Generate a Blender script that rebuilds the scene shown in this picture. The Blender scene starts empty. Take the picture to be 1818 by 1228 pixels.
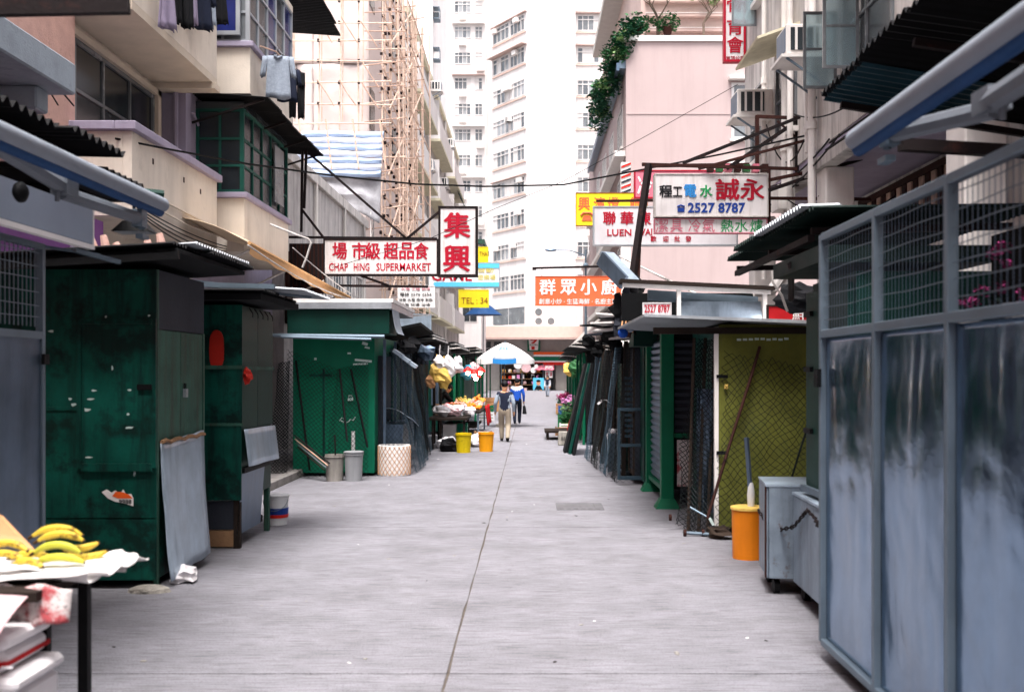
import bpy, bmesh, math, random
from mathutils import Vector, Matrix, noise
random.seed(7)
R = math.radians
S = bpy.context.scene
COL = S.collection
# ---------------------------------------------------------------- camera, sky, sun, exposure
F, CX, CY, H = 1850.0, 942.0, 660.0, 1.9          # focal length in photo pixels, vanishing point, eye height
cam_d = bpy.data.cameras.new('camera'); cam = bpy.data.objects.new('camera', cam_d); COL.objects.link(cam)
cam.location = (0, 0, H); cam.rotation_euler = (R(90), 0, 0)
cam_d.sensor_width = 36; cam_d.lens = F/1818*36
cam_d.shift_x = -(CX-909)/1818; cam_d.shift_y = (CY-614)/1818
cam_d.clip_start = .1; cam_d.clip_end = 1000
cam_d.dof.use_dof = True; cam_d.dof.focus_distance = 19; cam_d.dof.aperture_fstop = 2.2
S.camera = cam
SUN_EL, SUN_AZ = 70, 188                           # azimuth measured clockwise from +Y (street direction): from behind the camera
world = bpy.data.worlds.new('World'); S.world = world; world.use_nodes = True
wn, wl = world.node_tree.nodes, world.node_tree.links
sky = wn.new('ShaderNodeTexSky'); sky.sky_type = 'NISHITA'; sky.sun_disc = False
sky.sun_elevation = R(SUN_EL); sky.sun_rotation = R(SUN_AZ); sky.air_density = 1.0; sky.dust_density = 5.0; sky.ozone_density = 1.0
hs = wn.new('ShaderNodeHueSaturation'); hs.inputs['Saturation'].default_value = .4     # overcast: a pale, nearly grey sky
wl.new(sky.outputs[0], hs.inputs['Color']); wl.new(hs.outputs[0], wn['Background'].inputs[0]); wn['Background'].inputs[1].default_value = .1
sun_d = bpy.data.lights.new('sun', 'SUN'); sun_d.energy = 1.5; sun_d.angle = R(24); sun_d.color = (1, .97, .95)
sun = bpy.data.objects.new('sun', sun_d); COL.objects.link(sun)
sd = Vector((math.sin(R(SUN_AZ))*math.cos(R(SUN_EL)), math.cos(R(SUN_AZ))*math.cos(R(SUN_EL)), math.sin(R(SUN_EL))))
sun.rotation_euler = sd.to_track_quat('Z', 'Y').to_euler(); sun.location = (0, -5, 30)
S.view_settings.view_transform = 'Standard'; S.view_settings.look = 'None'; S.view_settings.gamma = 1; S.view_settings.use_curve_mapping = False
S.view_settings.exposure = 2.15
S.cycles.max_bounces = 6; S.cycles.diffuse_bounces = 3; S.cycles.glossy_bounces = 3; S.cycles.transmission_bounces = 4; S.cycles.use_adaptive_sampling = True; S.cycles.adaptive_threshold = .02
# ---------------------------------------------------------------- helpers
def P(px, py, D): return Vector(((px-CX)/F*D, D, H-(py-CY)/F*D))       # a place in the street from where it shows and how far it is
def PX(px, py, X): return P(px, py, X*F/(px-CX))
def G(px, py): return P(px, py, F*H/(py-CY))
def ZZ(py, D): return H-(py-CY)/F*D
def lin(c): return tuple((x/12.92 if x <= .04045 else ((x+.055)/1.055)**2.4) for x in c)
def hexc(h): return lin(tuple(int(h[i:i+2], 16)/255 for i in (0, 2, 4)))
MATS = {}
def mat(name, col, rough=.7, metal=0., var=.18, scale=2.5, bump=.15, bscale=40, streak=0., scol='2a2622', spots=0., pcol=None, alpha=1., trans=0., emit=0., coat=0., pscale=5., stretch=(1,1,1), sscale=6., plo=.58, speck=0., hstreak=0.):
    m = bpy.data.materials.new(name); m.use_nodes = True
    n, l = m.node_tree.nodes, m.node_tree.links
    b = n['Principled BSDF']; c = hexc(col) if isinstance(col, str) else col
    tc = n.new('ShaderNodeTexCoord')
    mp = n.new('ShaderNodeMapping'); mp.inputs['Scale'].default_value = stretch; l.new(tc.outputs['Object'], mp.inputs[0])
    nz = n.new('ShaderNodeTexNoise'); nz.inputs['Scale'].default_value = scale; nz.inputs['Detail'].default_value = 8; nz.inputs['Roughness'].default_value = .65
    l.new(mp.outputs[0], nz.inputs['Vector'])
    rp = n.new('ShaderNodeValToRGB'); rp.color_ramp.elements[0].position = .3; rp.color_ramp.elements[1].position = .7
    rp.color_ramp.elements[0].color = tuple(x*(1-var) for x in c)+(1,); rp.color_ramp.elements[1].color = tuple(min(1, x*(1+var)) for x in c)+(1,)
    l.new(nz.outputs[0], rp.inputs[0]); out = rp.outputs[0]
    def overlay(out, vscale, sc, lo, hi, colr, amt):
        mp = n.new('ShaderNodeMapping'); mp.inputs['Scale'].default_value = vscale; l.new(tc.outputs['Object'], mp.inputs[0])
        z = n.new('ShaderNodeTexNoise'); z.inputs['Scale'].default_value = sc; z.inputs['Detail'].default_value = 7; z.inputs['Roughness'].default_value = .7; l.new(mp.outputs[0], z.inputs['Vector'])
        r = n.new('ShaderNodeMapRange'); r.inputs[1].default_value = lo; r.inputs[2].default_value = hi; r.inputs[3].default_value = 0; r.inputs[4].default_value = amt; l.new(z.outputs[0], r.inputs[0])
        mx = n.new('ShaderNodeMix'); mx.data_type = 'RGBA'; l.new(r.outputs[0], mx.inputs[0]); l.new(out, mx.inputs[6]); mx.inputs[7].default_value = hexc(colr)+(1,)
        return mx.outputs[2], r.outputs[0]
    if streak: out, _ = overlay(out, (1, 1, .09), sscale, .47, .72, scol, streak)
    if spots: out, _ = overlay(out, (1, 1, 1), pscale, plo, plo+.09, pcol or scol, spots)
    if hstreak: out, _ = overlay(out, (.07, 1, 1), 48, .48, .66, scol, hstreak)
    if speck: out, _ = overlay(out, (1, 1, 1), 70, .54, .64, scol, speck)
    l.new(out, b.inputs['Base Color'])
    b.inputs['Specular IOR Level'].default_value = .5 if rough < .3 else .16
    b.inputs['Roughness'].default_value = rough; b.inputs['Metallic'].default_value = metal
    if metal or rough < .5:
        r = n.new('ShaderNodeMapRange'); r.inputs[3].default_value = max(.05, rough-.12); r.inputs[4].default_value = min(1, rough+.2); l.new(nz.outputs[0], r.inputs[0]); l.new(r.outputs[0], b.inputs['Roughness'])
    if bump:
        z = n.new('ShaderNodeTexNoise'); z.inputs['Scale'].default_value = bscale; z.inputs['Detail'].default_value = 4; l.new(mp.outputs[0], z.inputs['Vector'])
        bp = n.new('ShaderNodeBump'); bp.inputs['Strength'].default_value = bump; bp.inputs['Distance'].default_value = .02; l.new(z.outputs[0], bp.inputs['Height']); l.new(bp.outputs[0], b.inputs['Normal'])
    if trans: b.inputs['Transmission Weight'].default_value = trans
    if alpha < 1: b.inputs['Alpha'].default_value = alpha
    if coat: b.inputs['Coat Weight'].default_value = coat
    if emit: b.inputs['Emission Color'].default_value = c+(1,); b.inputs['Emission Strength'].default_value = emit
    MATS[name] = m
    return m
def flat(name, col, rough=.6, **k): return mat(name, col, rough, var=.06, bump=0, **k)
ORG = {}                                           # world origin of each thing
class MB:
    def __init__(s): s.v = []; s.f = []
    def add(s, vs, fs):
        o = len(s.v); s.v += [Vector(p) for p in vs]; s.f += [tuple(i+o for i in q) for q in fs]; return s
    def hexa(s, p):                                # bottom four then top four, counter-clockwise
        return s.add(p, [(3,2,1,0), (4,5,6,7), (0,1,5,4), (1,2,6,5), (2,3,7,6), (3,0,4,7)])
    def box(s, x0, x1, y0, y1, z0, z1):
        x0, x1 = min(x0, x1), max(x0, x1); y0, y1 = min(y0, y1), max(y0, y1); z0, z1 = min(z0, z1), max(z0, z1)
        return s.hexa([(x0,y0,z0), (x1,y0,z0), (x1,y1,z0), (x0,y1,z0), (x0,y0,z1), (x1,y0,z1), (x1,y1,z1), (x0,y1,z1)])
    def obox(s, c, size, rot=None):
        M = rot if rot is not None else Matrix.Identity(3); a, b, d = (x/2 for x in size); c = Vector(c)
        return s.hexa([c+M@Vector(q) for q in [(-a,-b,-d), (a,-b,-d), (a,b,-d), (-a,b,-d), (-a,-b,d), (a,-b,d), (a,b,d), (-a,b,d)]])
    def beam(s, p, q, w, h=None):
        p, q = Vector(p), Vector(q); h = h or w; d = (q-p).normalized()
        u = d.cross(Vector((0,0,1))); u = u.normalized() if u.length > 1e-3 else Vector((1,0,0)); t = u.cross(d).normalized()
        a, b = u*w/2, t*h/2
        return s.hexa([p-a-b, p+a-b, q+a-b, q-a-b, p-a+b, p+a+b, q+a+b, q-a+b])
    def tube(s, pts, r, n=8, caps=True):
        pts = [Vector(p) for p in pts]; rs = r if isinstance(r, (list, tuple)) else [r]*len(pts); o = len(s.v)
        u = None
        for i, p in enumerate(pts):
            d = (pts[min(i+1, len(pts)-1)]-pts[max(i-1, 0)]).normalized()
            if u is None:
                u = d.orthogonal().normalized()
            else:
                u = u-d*u.dot(d); u = u.normalized() if u.length > 1e-5 else d.orthogonal().normalized()
            w = d.cross(u)
            for k in range(n):
                a = 2*math.pi*k/n; s.v.append(p+(u*math.cos(a)+w*math.sin(a))*rs[i])
        for i in range(len(pts)-1):
            for k in range(n):
                a, b = o+i*n+k, o+i*n+(k+1) % n; s.f.append((a, b, b+n, a+n))
        if caps:
            s.f.append(tuple(o+k for k in reversed(range(n)))); e = o+(len(pts)-1)*n; s.f.append(tuple(e+k for k in range(n)))
        return s
    def lathe(s, prof, c, n=20, squash=1.):
        c = Vector(c); o = len(s.v)
        for r, z in prof:
            for k in range(n):
                a = 2*math.pi*k/n; s.v.append(c+Vector((r*math.cos(a), r*squash*math.sin(a), z)))
        for i in range(len(prof)-1):
            for k in range(n):
                a, b = o+i*n+k, o+i*n+(k+1) % n; s.f.append((a, b, b+n, a+n))
        s.f.append(tuple(o+k for k in reversed(range(n)))); e = o+(len(prof)-1)*n; s.f.append(tuple(e+k for k in range(n)))
        return s
    def grid(s, fn, nu, nv):
        o = len(s.v)
        for i in range(nu+1):
            for j in range(nv+1): s.v.append(Vector(fn(i/nu, j/nv)))
        for i in range(nu):
            for j in range(nv):
                a = o+i*(nv+1)+j; s.f.append((a, a+nv+1, a+nv+2, a+1))
        return s
    def prism(s, pts, vec):
        pts = [Vector(p) for p in pts]; vec = Vector(vec); n = len(pts); o = len(s.v)
        s.v += pts+[p+vec for p in pts]
        s.f += [tuple(o+k for k in reversed(range(n))), tuple(o+n+k for k in range(n))]
        s.f += [(o+k, o+(k+1) % n, o+n+(k+1) % n, o+n+k) for k in range(n)]
        return s
    def blob(s, c, r, n=8, m=6, jag=.15, sq=(1,1,1)):
        c = Vector(c); sd = random.random()*50
        def fn(u, v):
            a = 2*math.pi*u; t = math.pi*v
            d = Vector((math.sin(t)*math.cos(a), math.sin(t)*math.sin(a), math.cos(t)))
            k = 1+jag*noise.noise(d*1.7+Vector((sd, 0, 0)))
            return c+Vector((d.x*sq[0], d.y*sq[1], d.z*sq[2]))*r*k
        return s.grid(fn, n, m)
    def build(s, name, m, parent=None, bevel=0., smooth=False, solid=0., org=None, kind=None, weld=False):
        o0 = ORG.get(parent.name) if parent else None
        o0 = org if (parent is None and org is not None) else (o0 or Vector((0,0,0)))
        me = bpy.data.meshes.new(name); me.from_pydata([tuple(p-Vector(o0)) for p in s.v], [], s.f); me.validate()
        if weld or smooth:
            bm = bmesh.new(); bm.from_mesh(me); bmesh.ops.remove_doubles(bm, verts=bm.verts, dist=1e-5); bmesh.ops.recalc_face_normals(bm, faces=bm.faces); bm.to_mesh(me); bm.free()
        if smooth:
            me.polygons.foreach_set('use_smooth', [True]*len(me.polygons)); me.set_sharp_from_angle(angle=R(40))
        me.materials.append(MATS[m] if isinstance(m, str) else m)
        o = bpy.data.objects.new(name, me); COL.objects.link(o)
        if parent: o.parent = parent
        else: o.location = o0
        ORG[o.name] = Vector(o0)
        if bevel:
            b = o.modifiers.new('bevel', 'BEVEL'); b.width = bevel; b.segments = 1; b.limit_method = 'ANGLE'; b.angle_limit = R(50)
        if solid:
            b = o.modifiers.new('solid', 'SOLIDIFY'); b.thickness = solid; b.offset = 0
        if kind: o['kind'] = kind
        return o
def split(b, name, m, parent, **k):
    """build every separate piece of b as a part of its own"""
    n = len(b.v); up = list(range(n))
    def root(i):
        while up[i] != i: up[i] = up[up[i]]; i = up[i]
        return i
    for f in b.f:
        for i in f[1:]: up[root(i)] = root(f[0])
    gr = {}
    for f in b.f: gr.setdefault(root(f[0]), []).append(f)
    for fs in gr.values():
        ids = sorted({i for f in fs for i in f}); ix = {i: j for j, i in enumerate(ids)}; MB().add([b.v[i] for i in ids], [tuple(ix[i] for i in f) for f in fs]).build(name, m, parent, **k)
def tag(o, label, cat, group=None, kind=None):
    if label: o['label'] = label
    if cat: o['category'] = cat
    if group: o['group'] = group
    if kind: o['kind'] = kind
    return o
def thing(name, loc, label, cat, group=None):
    o = bpy.data.objects.new(name, None); COL.objects.link(o); o.location = loc; o.empty_display_size = .2
    ORG[o.name] = Vector(loc); return tag(o, label, cat, group)
def inst(src, parent, loc):                        # another copy of a part, sharing its mesh, moved by loc
    c = src.copy(); COL.objects.link(c); c.parent = parent; c.location = Vector(loc)-(ORG[parent.name] if parent else Vector((0,0,0)))
    ORG[c.name] = Vector(loc); return c
def copy_thing(root, loc, label=None, rz=0, scale=1.):
    r = root.copy(); COL.objects.link(r); r.location = loc; r.rotation_euler = (0, 0, rz); r.scale = (scale,)*3
    if label: r['label'] = label
    for ch in list(root.children):
        c = ch.copy(); COL.objects.link(c); c.parent = r
        for g in list(ch.children):
            d = g.copy(); COL.objects.link(d); d.parent = c
    return r
def part(name, m, parent, *boxes, **k):            # one mesh part out of boxes
    b = MB()
    for q in boxes: b.box(*q)
    return b.build(name, m, parent, **k)
TEXTS = []
def text(s, parent, m, x0, x1, z0, z1, y, name='lettering', bold=.0, right=(1,0,0), depth=.006, base=None):
    """lettering filling the rectangle x0..x1, z0..z1 on the plane y (facing the viewer), or along `right` from `base`"""
    TEXTS.append((s, parent, m, x0, x1, z0, z1, y, name, bold, Vector(right), depth, base))
def flush_texts():
    made = []
    for t in TEXTS:
        c = bpy.data.curves.new('lettering', 'FONT'); c.body = t[0]; c.offset = t[9] if t[0].isascii() else 0; c.extrude = .01; c.resolution_u = 2
        o = bpy.data.objects.new('lettering', c); COL.objects.link(o); made.append(o)
    bpy.context.view_layer.update(); dg = bpy.context.evaluated_depsgraph_get()
    meshes = [bpy.data.meshes.new_from_object(o.evaluated_get(dg)) for o in made]
    for o, me, (s, parent, m, x0, x1, z0, z1, y, name, bold, right, depth, base) in zip(made, meshes, TEXTS):
        cu = o.data; bpy.data.objects.remove(o); bpy.data.curves.remove(cu)
        if not len(me.vertices): continue
        xs = [v.co.x for v in me.vertices]; ys = [v.co.y for v in me.vertices]
        a, b, c, d = min(xs), max(xs), min(ys), max(ys); nrm = right.cross(Vector((0,0,1))); org = ORG[parent.name]
        for v in me.vertices:
            u = x0+(v.co.x-a)/(b-a)*(x1-x0); w = z0+(v.co.y-c)/(d-c)*(z1-z0); e = nrm*(depth/2+(depth/2 if v.co.z > 0 else -depth/2))
            p = (Vector((u, y, w)) if base is None else Vector(base)+right*u+Vector((0,0,w)))+e
            v.co = p-org
        if bold and not s.isascii():                   # a heavier brush: the strokes laid down again a little to each side
            bm = bmesh.new(); bm.from_mesh(me); g0 = list(bm.verts)+list(bm.edges)+list(bm.faces)
            for k, (du, dw) in enumerate(((1, 0), (-1, 0), (0, 1), (0, -1))):
                r = bmesh.ops.duplicate(bm, geom=g0); off = right*du*bold*.8*(x1-x0)/max(1, len(s))+Vector((0, 0, dw*bold*.5*(z1-z0)))+nrm*.0004*(k+1)
                for e in r['geom']:
                    if isinstance(e, bmesh.types.BMVert): e.co += off
            bm.to_mesh(me); bm.free()
        me.materials.clear(); me.materials.append(MATS[m]); me.name = name
        q = bpy.data.objects.new(name, me); COL.objects.link(q); q.parent = parent; ORG[q.name] = org
def net(parent, c00, c10, c11, c01, cell, r, m, wob=.03, name='chain_link_net', sag=None, kind='stuff', jit=.0):
    """chain link mesh stretched over a four-cornered patch"""
    c00, c10, c11, c01 = (Vector(c) for c in (c00, c10, c11, c01))
    U = max(2, int((c10-c00).length/cell)); V = max(2, int(max((c01-c00).length, (c11-c10).length)/cell)); sd = random.random()*100
    nrm = (c10-c00).cross(c01-c00).normalized()
    def pt(u, v):
        u = min(max(u/U, 0), 1); v = min(max(v/V, 0), 1)
        p = c00*(1-u)*(1-v)+c10*u*(1-v)+c11*u*v+c01*(1-u)*v
        q = Vector((u*2.2+sd, v*2.2, 0)); p = p+nrm*wob*noise.noise(q*1.6)*2
        if jit: p += Vector((noise.noise(q*4+Vector((9,0,0))), 0, noise.noise(q*4+Vector((0,9,0)))))*jit
        if sag: p = p+Vector(sag)*math.sin(math.pi*u)*math.sin(math.pi*v)
        return p
    b = MB()
    for k in range(1, U+V):
        l1 = [(k-t, t) for t in range(0, k+1) if 0 <= k-t <= U and t <= V]
        l2 = [(U-k+t, t) for t in range(0, k+1) if 0 <= U-k+t <= U and t <= V]
        for l in (l1, l2):
            if len(l) > 1: b.tube([pt(*q) for q in l], r, 3, caps=False)
    return b.build(name, m, parent, kind=kind)
def corr(b, p, a, c, pitch=.09, amp=.018, nv=1):
    """corrugated iron: corrugations counted along a, running along c, from corner p"""
    p, a, c = Vector(p), Vector(a), Vector(c); n = max(4, int(a.length/pitch*6)); nrm = a.cross(c).normalized(); k = a.length/pitch*2*math.pi
    return b.grid(lambda u, v: p+a*u+c*v+nrm*amp*math.sin(u*k), n, nv)
def roof_sheets(parent, p, a, c, n, m, pitch=.09, amp=.018, jag=.05, name='corrugated_sheet', solid=.005):
    p, a, c = Vector(p), Vector(a), Vector(c); nrm = a.cross(c).normalized()
    for i in range(n):
        q = p+a*(i/n)-a.normalized()*.03+nrm*(.008*(i % 2))+c.normalized()*random.uniform(-jag, jag)
        corr(MB(), q, a/n+a.normalized()*.05, c*random.uniform(.97, 1.03), pitch, amp).build(name, m, parent, smooth=False, solid=solid)
def wire(name, pts, r, m, label, cat='cable', group=None, n=5):
    o = MB().tube(pts, r, n).build(name, m, org=pts[0]); return tag(o, label, cat, group)
def sagline(p, q, sag, n=14):
    p, q = Vector(p), Vector(q); return [p.lerp(q, i/n)-Vector((0,0,sag*4*(i/n)*(1-i/n))) for i in range(n+1)]
def window(parent, x0, x1, z0, z1, origin, right, fm, gm, cols=2, rows=1, fw=.05, out=.04, transom=0., name='window', depth=.07, sill=None):
    """a framed window on a wall: frame with mullions, panes as its sub-part; right runs along the wall, the wall faces right x up"""
    right = Vector(right).normalized(); up = Vector((0,0,1)); nrm = right.cross(up); origin = Vector(origin)
    def bx(b, u0, u1, w0, w1, d0, d1):
        c = origin+right*(u0+u1)/2+up*(w0+w1)/2+nrm*(d0+d1)/2
        M = Matrix((right, nrm, up)).transposed(); return b.obox(c, (u1-u0, d1-d0, w1-w0), M)
    b = MB(); bx(b, x0, x1, z0, z0+fw, -.03, out); bx(b, x0, x1, z1-fw, z1, -.03, out); bx(b, x0, x0+fw, z0+fw, z1-fw, -.03, out); bx(b, x1-fw, x1, z0+fw, z1-fw, -.03, out)
    zt = z1-transom if transom else z1-fw
    if transom: bx(b, x0+fw, x1-fw, zt-fw/2, zt+fw/2, -.03, out-.005)
    for i in range(1, cols):
        u = x0+(x1-x0)*i/cols; bx(b, u-fw*.4, u+fw*.4, z0+fw, z1-fw, -.03, out-.008)
    for j in range(1, rows):
        w = z0+(zt-z0)*j/rows; bx(b, x0+fw, x1-fw, w-fw*.4, w+fw*.4, -.03, out-.01)
    fr = b.build(name, fm, parent)
    g = MB(); gl = gm if isinstance(gm, (list, tuple)) else [gm]
    for i in range(cols):
        u0 = x0+(x1-x0)*i/cols; u1 = x0+(x1-x0)*(i+1)/cols; bx(g, u0+fw*.3, u1-fw*.3, z0+fw*.5, z1-fw*.5, -.012+random.uniform(-.004, .004), .004)
    pn = g.build('pane', gl[0], fr)
    if len(gl) > 1:                                # curtains drawn here, dark rooms there
        for q in gl[1:]: pn.data.materials.append(MATS[q])
        for i in range(cols):
            k = random.randrange(len(gl))
            for f in pn.data.polygons[i*6:i*6+6]: f.material_index = k
    if sill:
        s = MB(); bx(s, x0-.08, x1+.08, z0-.09, z0-.002, -.02, .14); s.build('sill', sill, fr)
    return fr
# ---------------------------------------------------------------- materials
mat('concrete', '858389', .88, var=.16, scale=1.6, bump=.8, bscale=90, stretch=(.8, 1.3, 1), spots=.22, pcol='605d5f', pscale=1.1, plo=.52, speck=.8, hstreak=.75, scol='4c494c')
mat('joint_fill', '544d47', .95, var=.4, scale=14, bump=.6)
mat('ground_base', '6d6968', .9)
mat('kerb_stone', '8b8683', .85, var=.25, scale=5, bump=.4, streak=.3)
mat('paving', '7d7877', .85, var=.2, bump=.3)
mat('pink_plaster', 'cba498', .85, var=.12, scale=4, bump=.3, spots=.35, pcol='6d5550', pscale=7)
mat('cream_plaster', 'dcd0c2', .85, var=.08, scale=1.5, bump=.15, streak=.3, scol='8a7f73', sscale=1.8, spots=.18, pcol='8d8175', pscale=2)
mat('cream_dim', 'cdbfae', .85, var=.08, bump=.15)
mat('lavender', '9c93a6', .75, var=.1, scale=2, bump=.15, streak=.2, scol='5d5268')
mat('purple_paint', '7a4c86', .7, var=.15)
mat('grey_paint', '98a2ac', .8, var=.14, scale=4, bump=.2, spots=.35, pcol='4c5056', pscale=4)
mat('old_white', 'c9c3bf', .85, var=.12, scale=1.2, bump=.2, streak=.75, scol='5c5652', sscale=4)
mat('grimy_white', 'b9b3b0', .85, var=.15, scale=2, bump=.25, streak=.8, scol='55504e', sscale=5)
mat('wall_white', 'e2dcda', .85, var=.05, scale=.6, bump=.05, streak=.3, scol='b0a5a2', sscale=2)
mat('pink_wall', 'ad9a98', .85, var=.04, scale=.5, bump=.05, streak=.35, scol='94827f', sscale=1.6)
mat('pink_canopy', 'd9bfb3', .8, var=.06)
mat('trim_white', 'dcd6d2', .8, var=.08, streak=.2, scol='98908c')
mat('shop_tile', 'a9a49f', .7, var=.08)
mat('louver_wall', 'bba39c', .8, var=.08)
mat('yellowed', 'd2cab0', .8, var=.1, streak=.3, scol='8d8260')
mat('win_glass', '20262b', .12, var=.3, scale=1.5, bump=0)
mat('win_grey', '6d7073', .2, var=.35, scale=.8, bump=0)
mat('win_far', '8d8f92', .25, var=.45, scale=.5, bump=0)
mat('win_tower', '5f6368', .2, var=.5, scale=.6, bump=0)
mat('win_dark', '33383c', .2, var=.5, scale=.6, bump=0)
mat('clear_glass', 'b9d0d6', .08, var=.05, bump=0, trans=.7)
mat('blue_glass', '182360', .15, var=.3, bump=0)
mat('alu', 'a9adb2', .4, .7, var=.1, bump=0)
mat('frame_far', 'cfcac8', .6, var=.05, bump=0)
mat('green_frame', '184a40', .6, var=.2, spots=.3)
mat('dark_steel', '1d1617', .65, .2, var=.3, spots=.4, pcol='4c2a22')
mat('rust_steel', '38201c', .8, .2, var=.35, bump=.3)
mat('black_iron', '0c0c0e', .6, .2, var=.3)
mat('galv', 'a9b8c6', .33, .5, var=.2, scale=3, bump=.12, bscale=9, streak=.4, scol='4b5a68')
mat('galv_dull', '647487', .38, .8, var=.25, scale=2.2, bump=.12, bscale=8, streak=.45, scol='3e4c5b', sscale=5)
mat('galv_frame', '6c7a86', .45, .6, var=.15, bump=.05)
mat('green_dark', '08443a', .42, var=.45, scale=2, bump=.15, bscale=25, streak=.95, scol='0d1214', sscale=7, spots=.75, pcol='0c1213', pscale=1.5, plo=.5)
mat('green_mid', '053028', .5, var=.25, scale=3, bump=.12, streak=.55, scol='0e2622', spots=.3, pcol='0b1f1c', pscale=3)
mat('green_bright', '065f46', .5, var=.15, scale=2, bump=.08, streak=.25, scol='0b3f33')
mat('green_post', '075a3e', .45, var=.12, bump=.08, spots=.25, pcol='0a3a2c')
mat('green_grimy', '2f5448', .6, var=.4, scale=3, bump=.2, streak=.8, scol='3a261c', sscale=7)
mat('olive', '62642a', .7, var=.3, scale=2.5, bump=.2, spots=.45, pcol='3b4a2a', pscale=1.6, streak=.35, scol='47502c')
mat('grey_board', '2f323a', .7, var=.15, bump=.15, spots=.2)
mat('roof_black', '0d0d10', .6, .2, var=.3, bump=.1)
mat('roof_green', '10201d', .55, .2, var=.3, bump=.1)
mat('roof_blue', '223c47', .45, .4, var=.25)
mat('roof_silver', 'a9adb2', .4, .6, var=.15, streak=.2)
mat('asphalt_felt', '151618', .9, var=.3, bump=.4)
mat('awning_white', '7f8690', .7, var=.08, bump=.1, streak=.3, scol='7b7a80')
mat('awning_blue', '1c3f6a', .7, var=.15)
mat('awning_arm', '6f747c', .5, .4, var=.15)
mat('fascia', '8d98a8', .6, var=.06, bump=.05)
mat('tan_canvas', 'c79a6c', .85, var=.12, bump=.25)
mat('canvas_pale', 'd8c0a4', .85, var=.1, bump=.2)
mat('bamboo', 'd6bba9', .7, var=.25, scale=6, bump=.15)
mat('bamboo_dark', 'b99a89', .75, var=.3, scale=6)
mat('bamboo_tie', '2a2020', .9)
mat('white_sheet', 'd2c3be', .8, var=.06, scale=.8, bump=.3, bscale=3)
mat('tarp_blue', '93a5c0', .7, var=.1, bump=.1)
mat('tarp_white', 'd9d9de', .7, var=.08, bump=.1)
mat('debris_net', '8f8e92', .9, var=.3, alpha=.75)
mat('sign_white', 'd2cccc', .5, var=.06, scale=1, bump=.03, streak=.45, scol='8a7f78', sscale=9)
mat('sign_pale', 'cdc8cb', .5, var=.05, streak=.12, scol='8a8588')
flat('sign_red', 'a3122a', .5); flat('sign_blue', '1c3a86', .5); flat('sign_sky', '2f7fc0', .5); flat('sign_green', '1d8a4d', .5); flat('sign_black', '17161a', .5)
flat('sign_orange', 'd9653f', .6); flat('sign_yellow', 'e3cf28', .6); flat('sign_cyan', '58b4d6', .6); flat('sign_pink', 'c76f80', .6); flat('sign_ink', '8a4a20', .6); flat('pure_white', 'e6e2e0', .6)
flat('seven_green', '14634a', .5); flat('seven_red', 'c8281f', .5); flat('seven_orange', 'dd5a22', .5); flat('sign_gold', 'cfc06a', .6)
mat('leaf', '2f6038', .6, var=.4, scale=3, bump=0); mat('leaf_pale', '7f9c66', .6, var=.35, scale=3, bump=0); mat('leaf_dark', '1f4a35', .6, var=.4, scale=3, bump=0)
mat('bark', '6d5f54', .9, var=.3, scale=8, bump=.4)
# ---------------------------------------------------------------- ground, street slabs, kerbs
g = part('ground', 'ground_base', None, (-200, 200, -60, 400, -.4, -.035)); g['kind'] = 'structure'
street = part('street', 'joint_fill', None, (-4.15, 3.2, -40, 104, -.034, -.008)); street['kind'] = 'structure'
XJ = -.525
def slab(x0, x1, y0, y1):
    b = MB(); n = 14
    g1 = .008
    # edges are slightly ragged, as cast concrete is
    def ex(y, s): return noise.noise(Vector((s*7.3, y*2.1, 0)))*.014
    L = [(x0+g1+(ex(y0+(y1-y0)*i/n, 1) if x0 > -4 else 0), y0+.009+(y1-y0-.018)*i/n) for i in range(n+1)]
    Q = [(x1-g1+(ex(y0+(y1-y0)*i/n, 2) if x1 < 3 else 0), y0+.009+(y1-y0-.018)*i/n) for i in range(n+1)]
    vs = [(x, y, 0) for x, y in L]+[(x, y, 0) for x, y in Q]+[(x, y, -.03) for x, y in L]+[(x, y, -.03) for x, y in Q]; m = n+1
    fs = []
    for i in range(n):
        fs += [(i, m+i, m+i+1, i+1), (i, i+1, 2*m+i+1, 2*m+i), (m+i+1, m+i, 3*m+i, 3*m+i+1)]
    fs += [(0, 2*m, 3*m, m), (n, m+n, 3*m+n, 2*m+n)]
    b.add(vs, fs).build('concrete_slab', 'concrete', street)
ys = [-40, -20]+[6.57+6.2*k for k in range(-1, 16)]+[104]
for i in range(len(ys)-1):
    slab(-4.15, XJ, ys[i], ys[i+1]); slab(XJ, 3.2, ys[i], ys[i+1])
part('cross_road', 'concrete', None, (-60, 60, 104.02, 106.5, -.03, -.004))['kind'] = 'structure'
for nm, x0, x1, kx0, kx1 in (('pavement_left', -14, -4.33, -4.33, -4.15), ('pavement_right', 3.38, 14, 3.2, 3.38)):
    pv = part(nm, 'paving', None, (x0, x1, -40, 104, -.03, .125)); pv['kind'] = 'structure'
    kb = MB().box(kx0+.004, kx1-.004, -.497, .497, -.03, .13); k0 = None
    for i in range(60):
        if k0 is None: k0 = kb.build('kerb', 'kerb_stone', pv, bevel=.012); k0.location = (0, .5, 0)
        else: c = k0.copy(); COL.objects.link(c); c.location = (0, .5+i*1.0, 0)
mat('drain_iron', '5f5d60', .8, var=.2, bump=.3)
dc = part('drain_cover', 'drain_iron', None, (.36, 1.02, 14.35, 15.1, .0, .006)); tag(dc, 'small dark patched drain cover in the concrete street', 'drain cover')
for i in range(6): part('drain_bar', 'grey_paint' if 0 else 'drain_iron', dc, (.4+i*.1, .46+i*.1, 14.42, 15.03, .006, .012))
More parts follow.
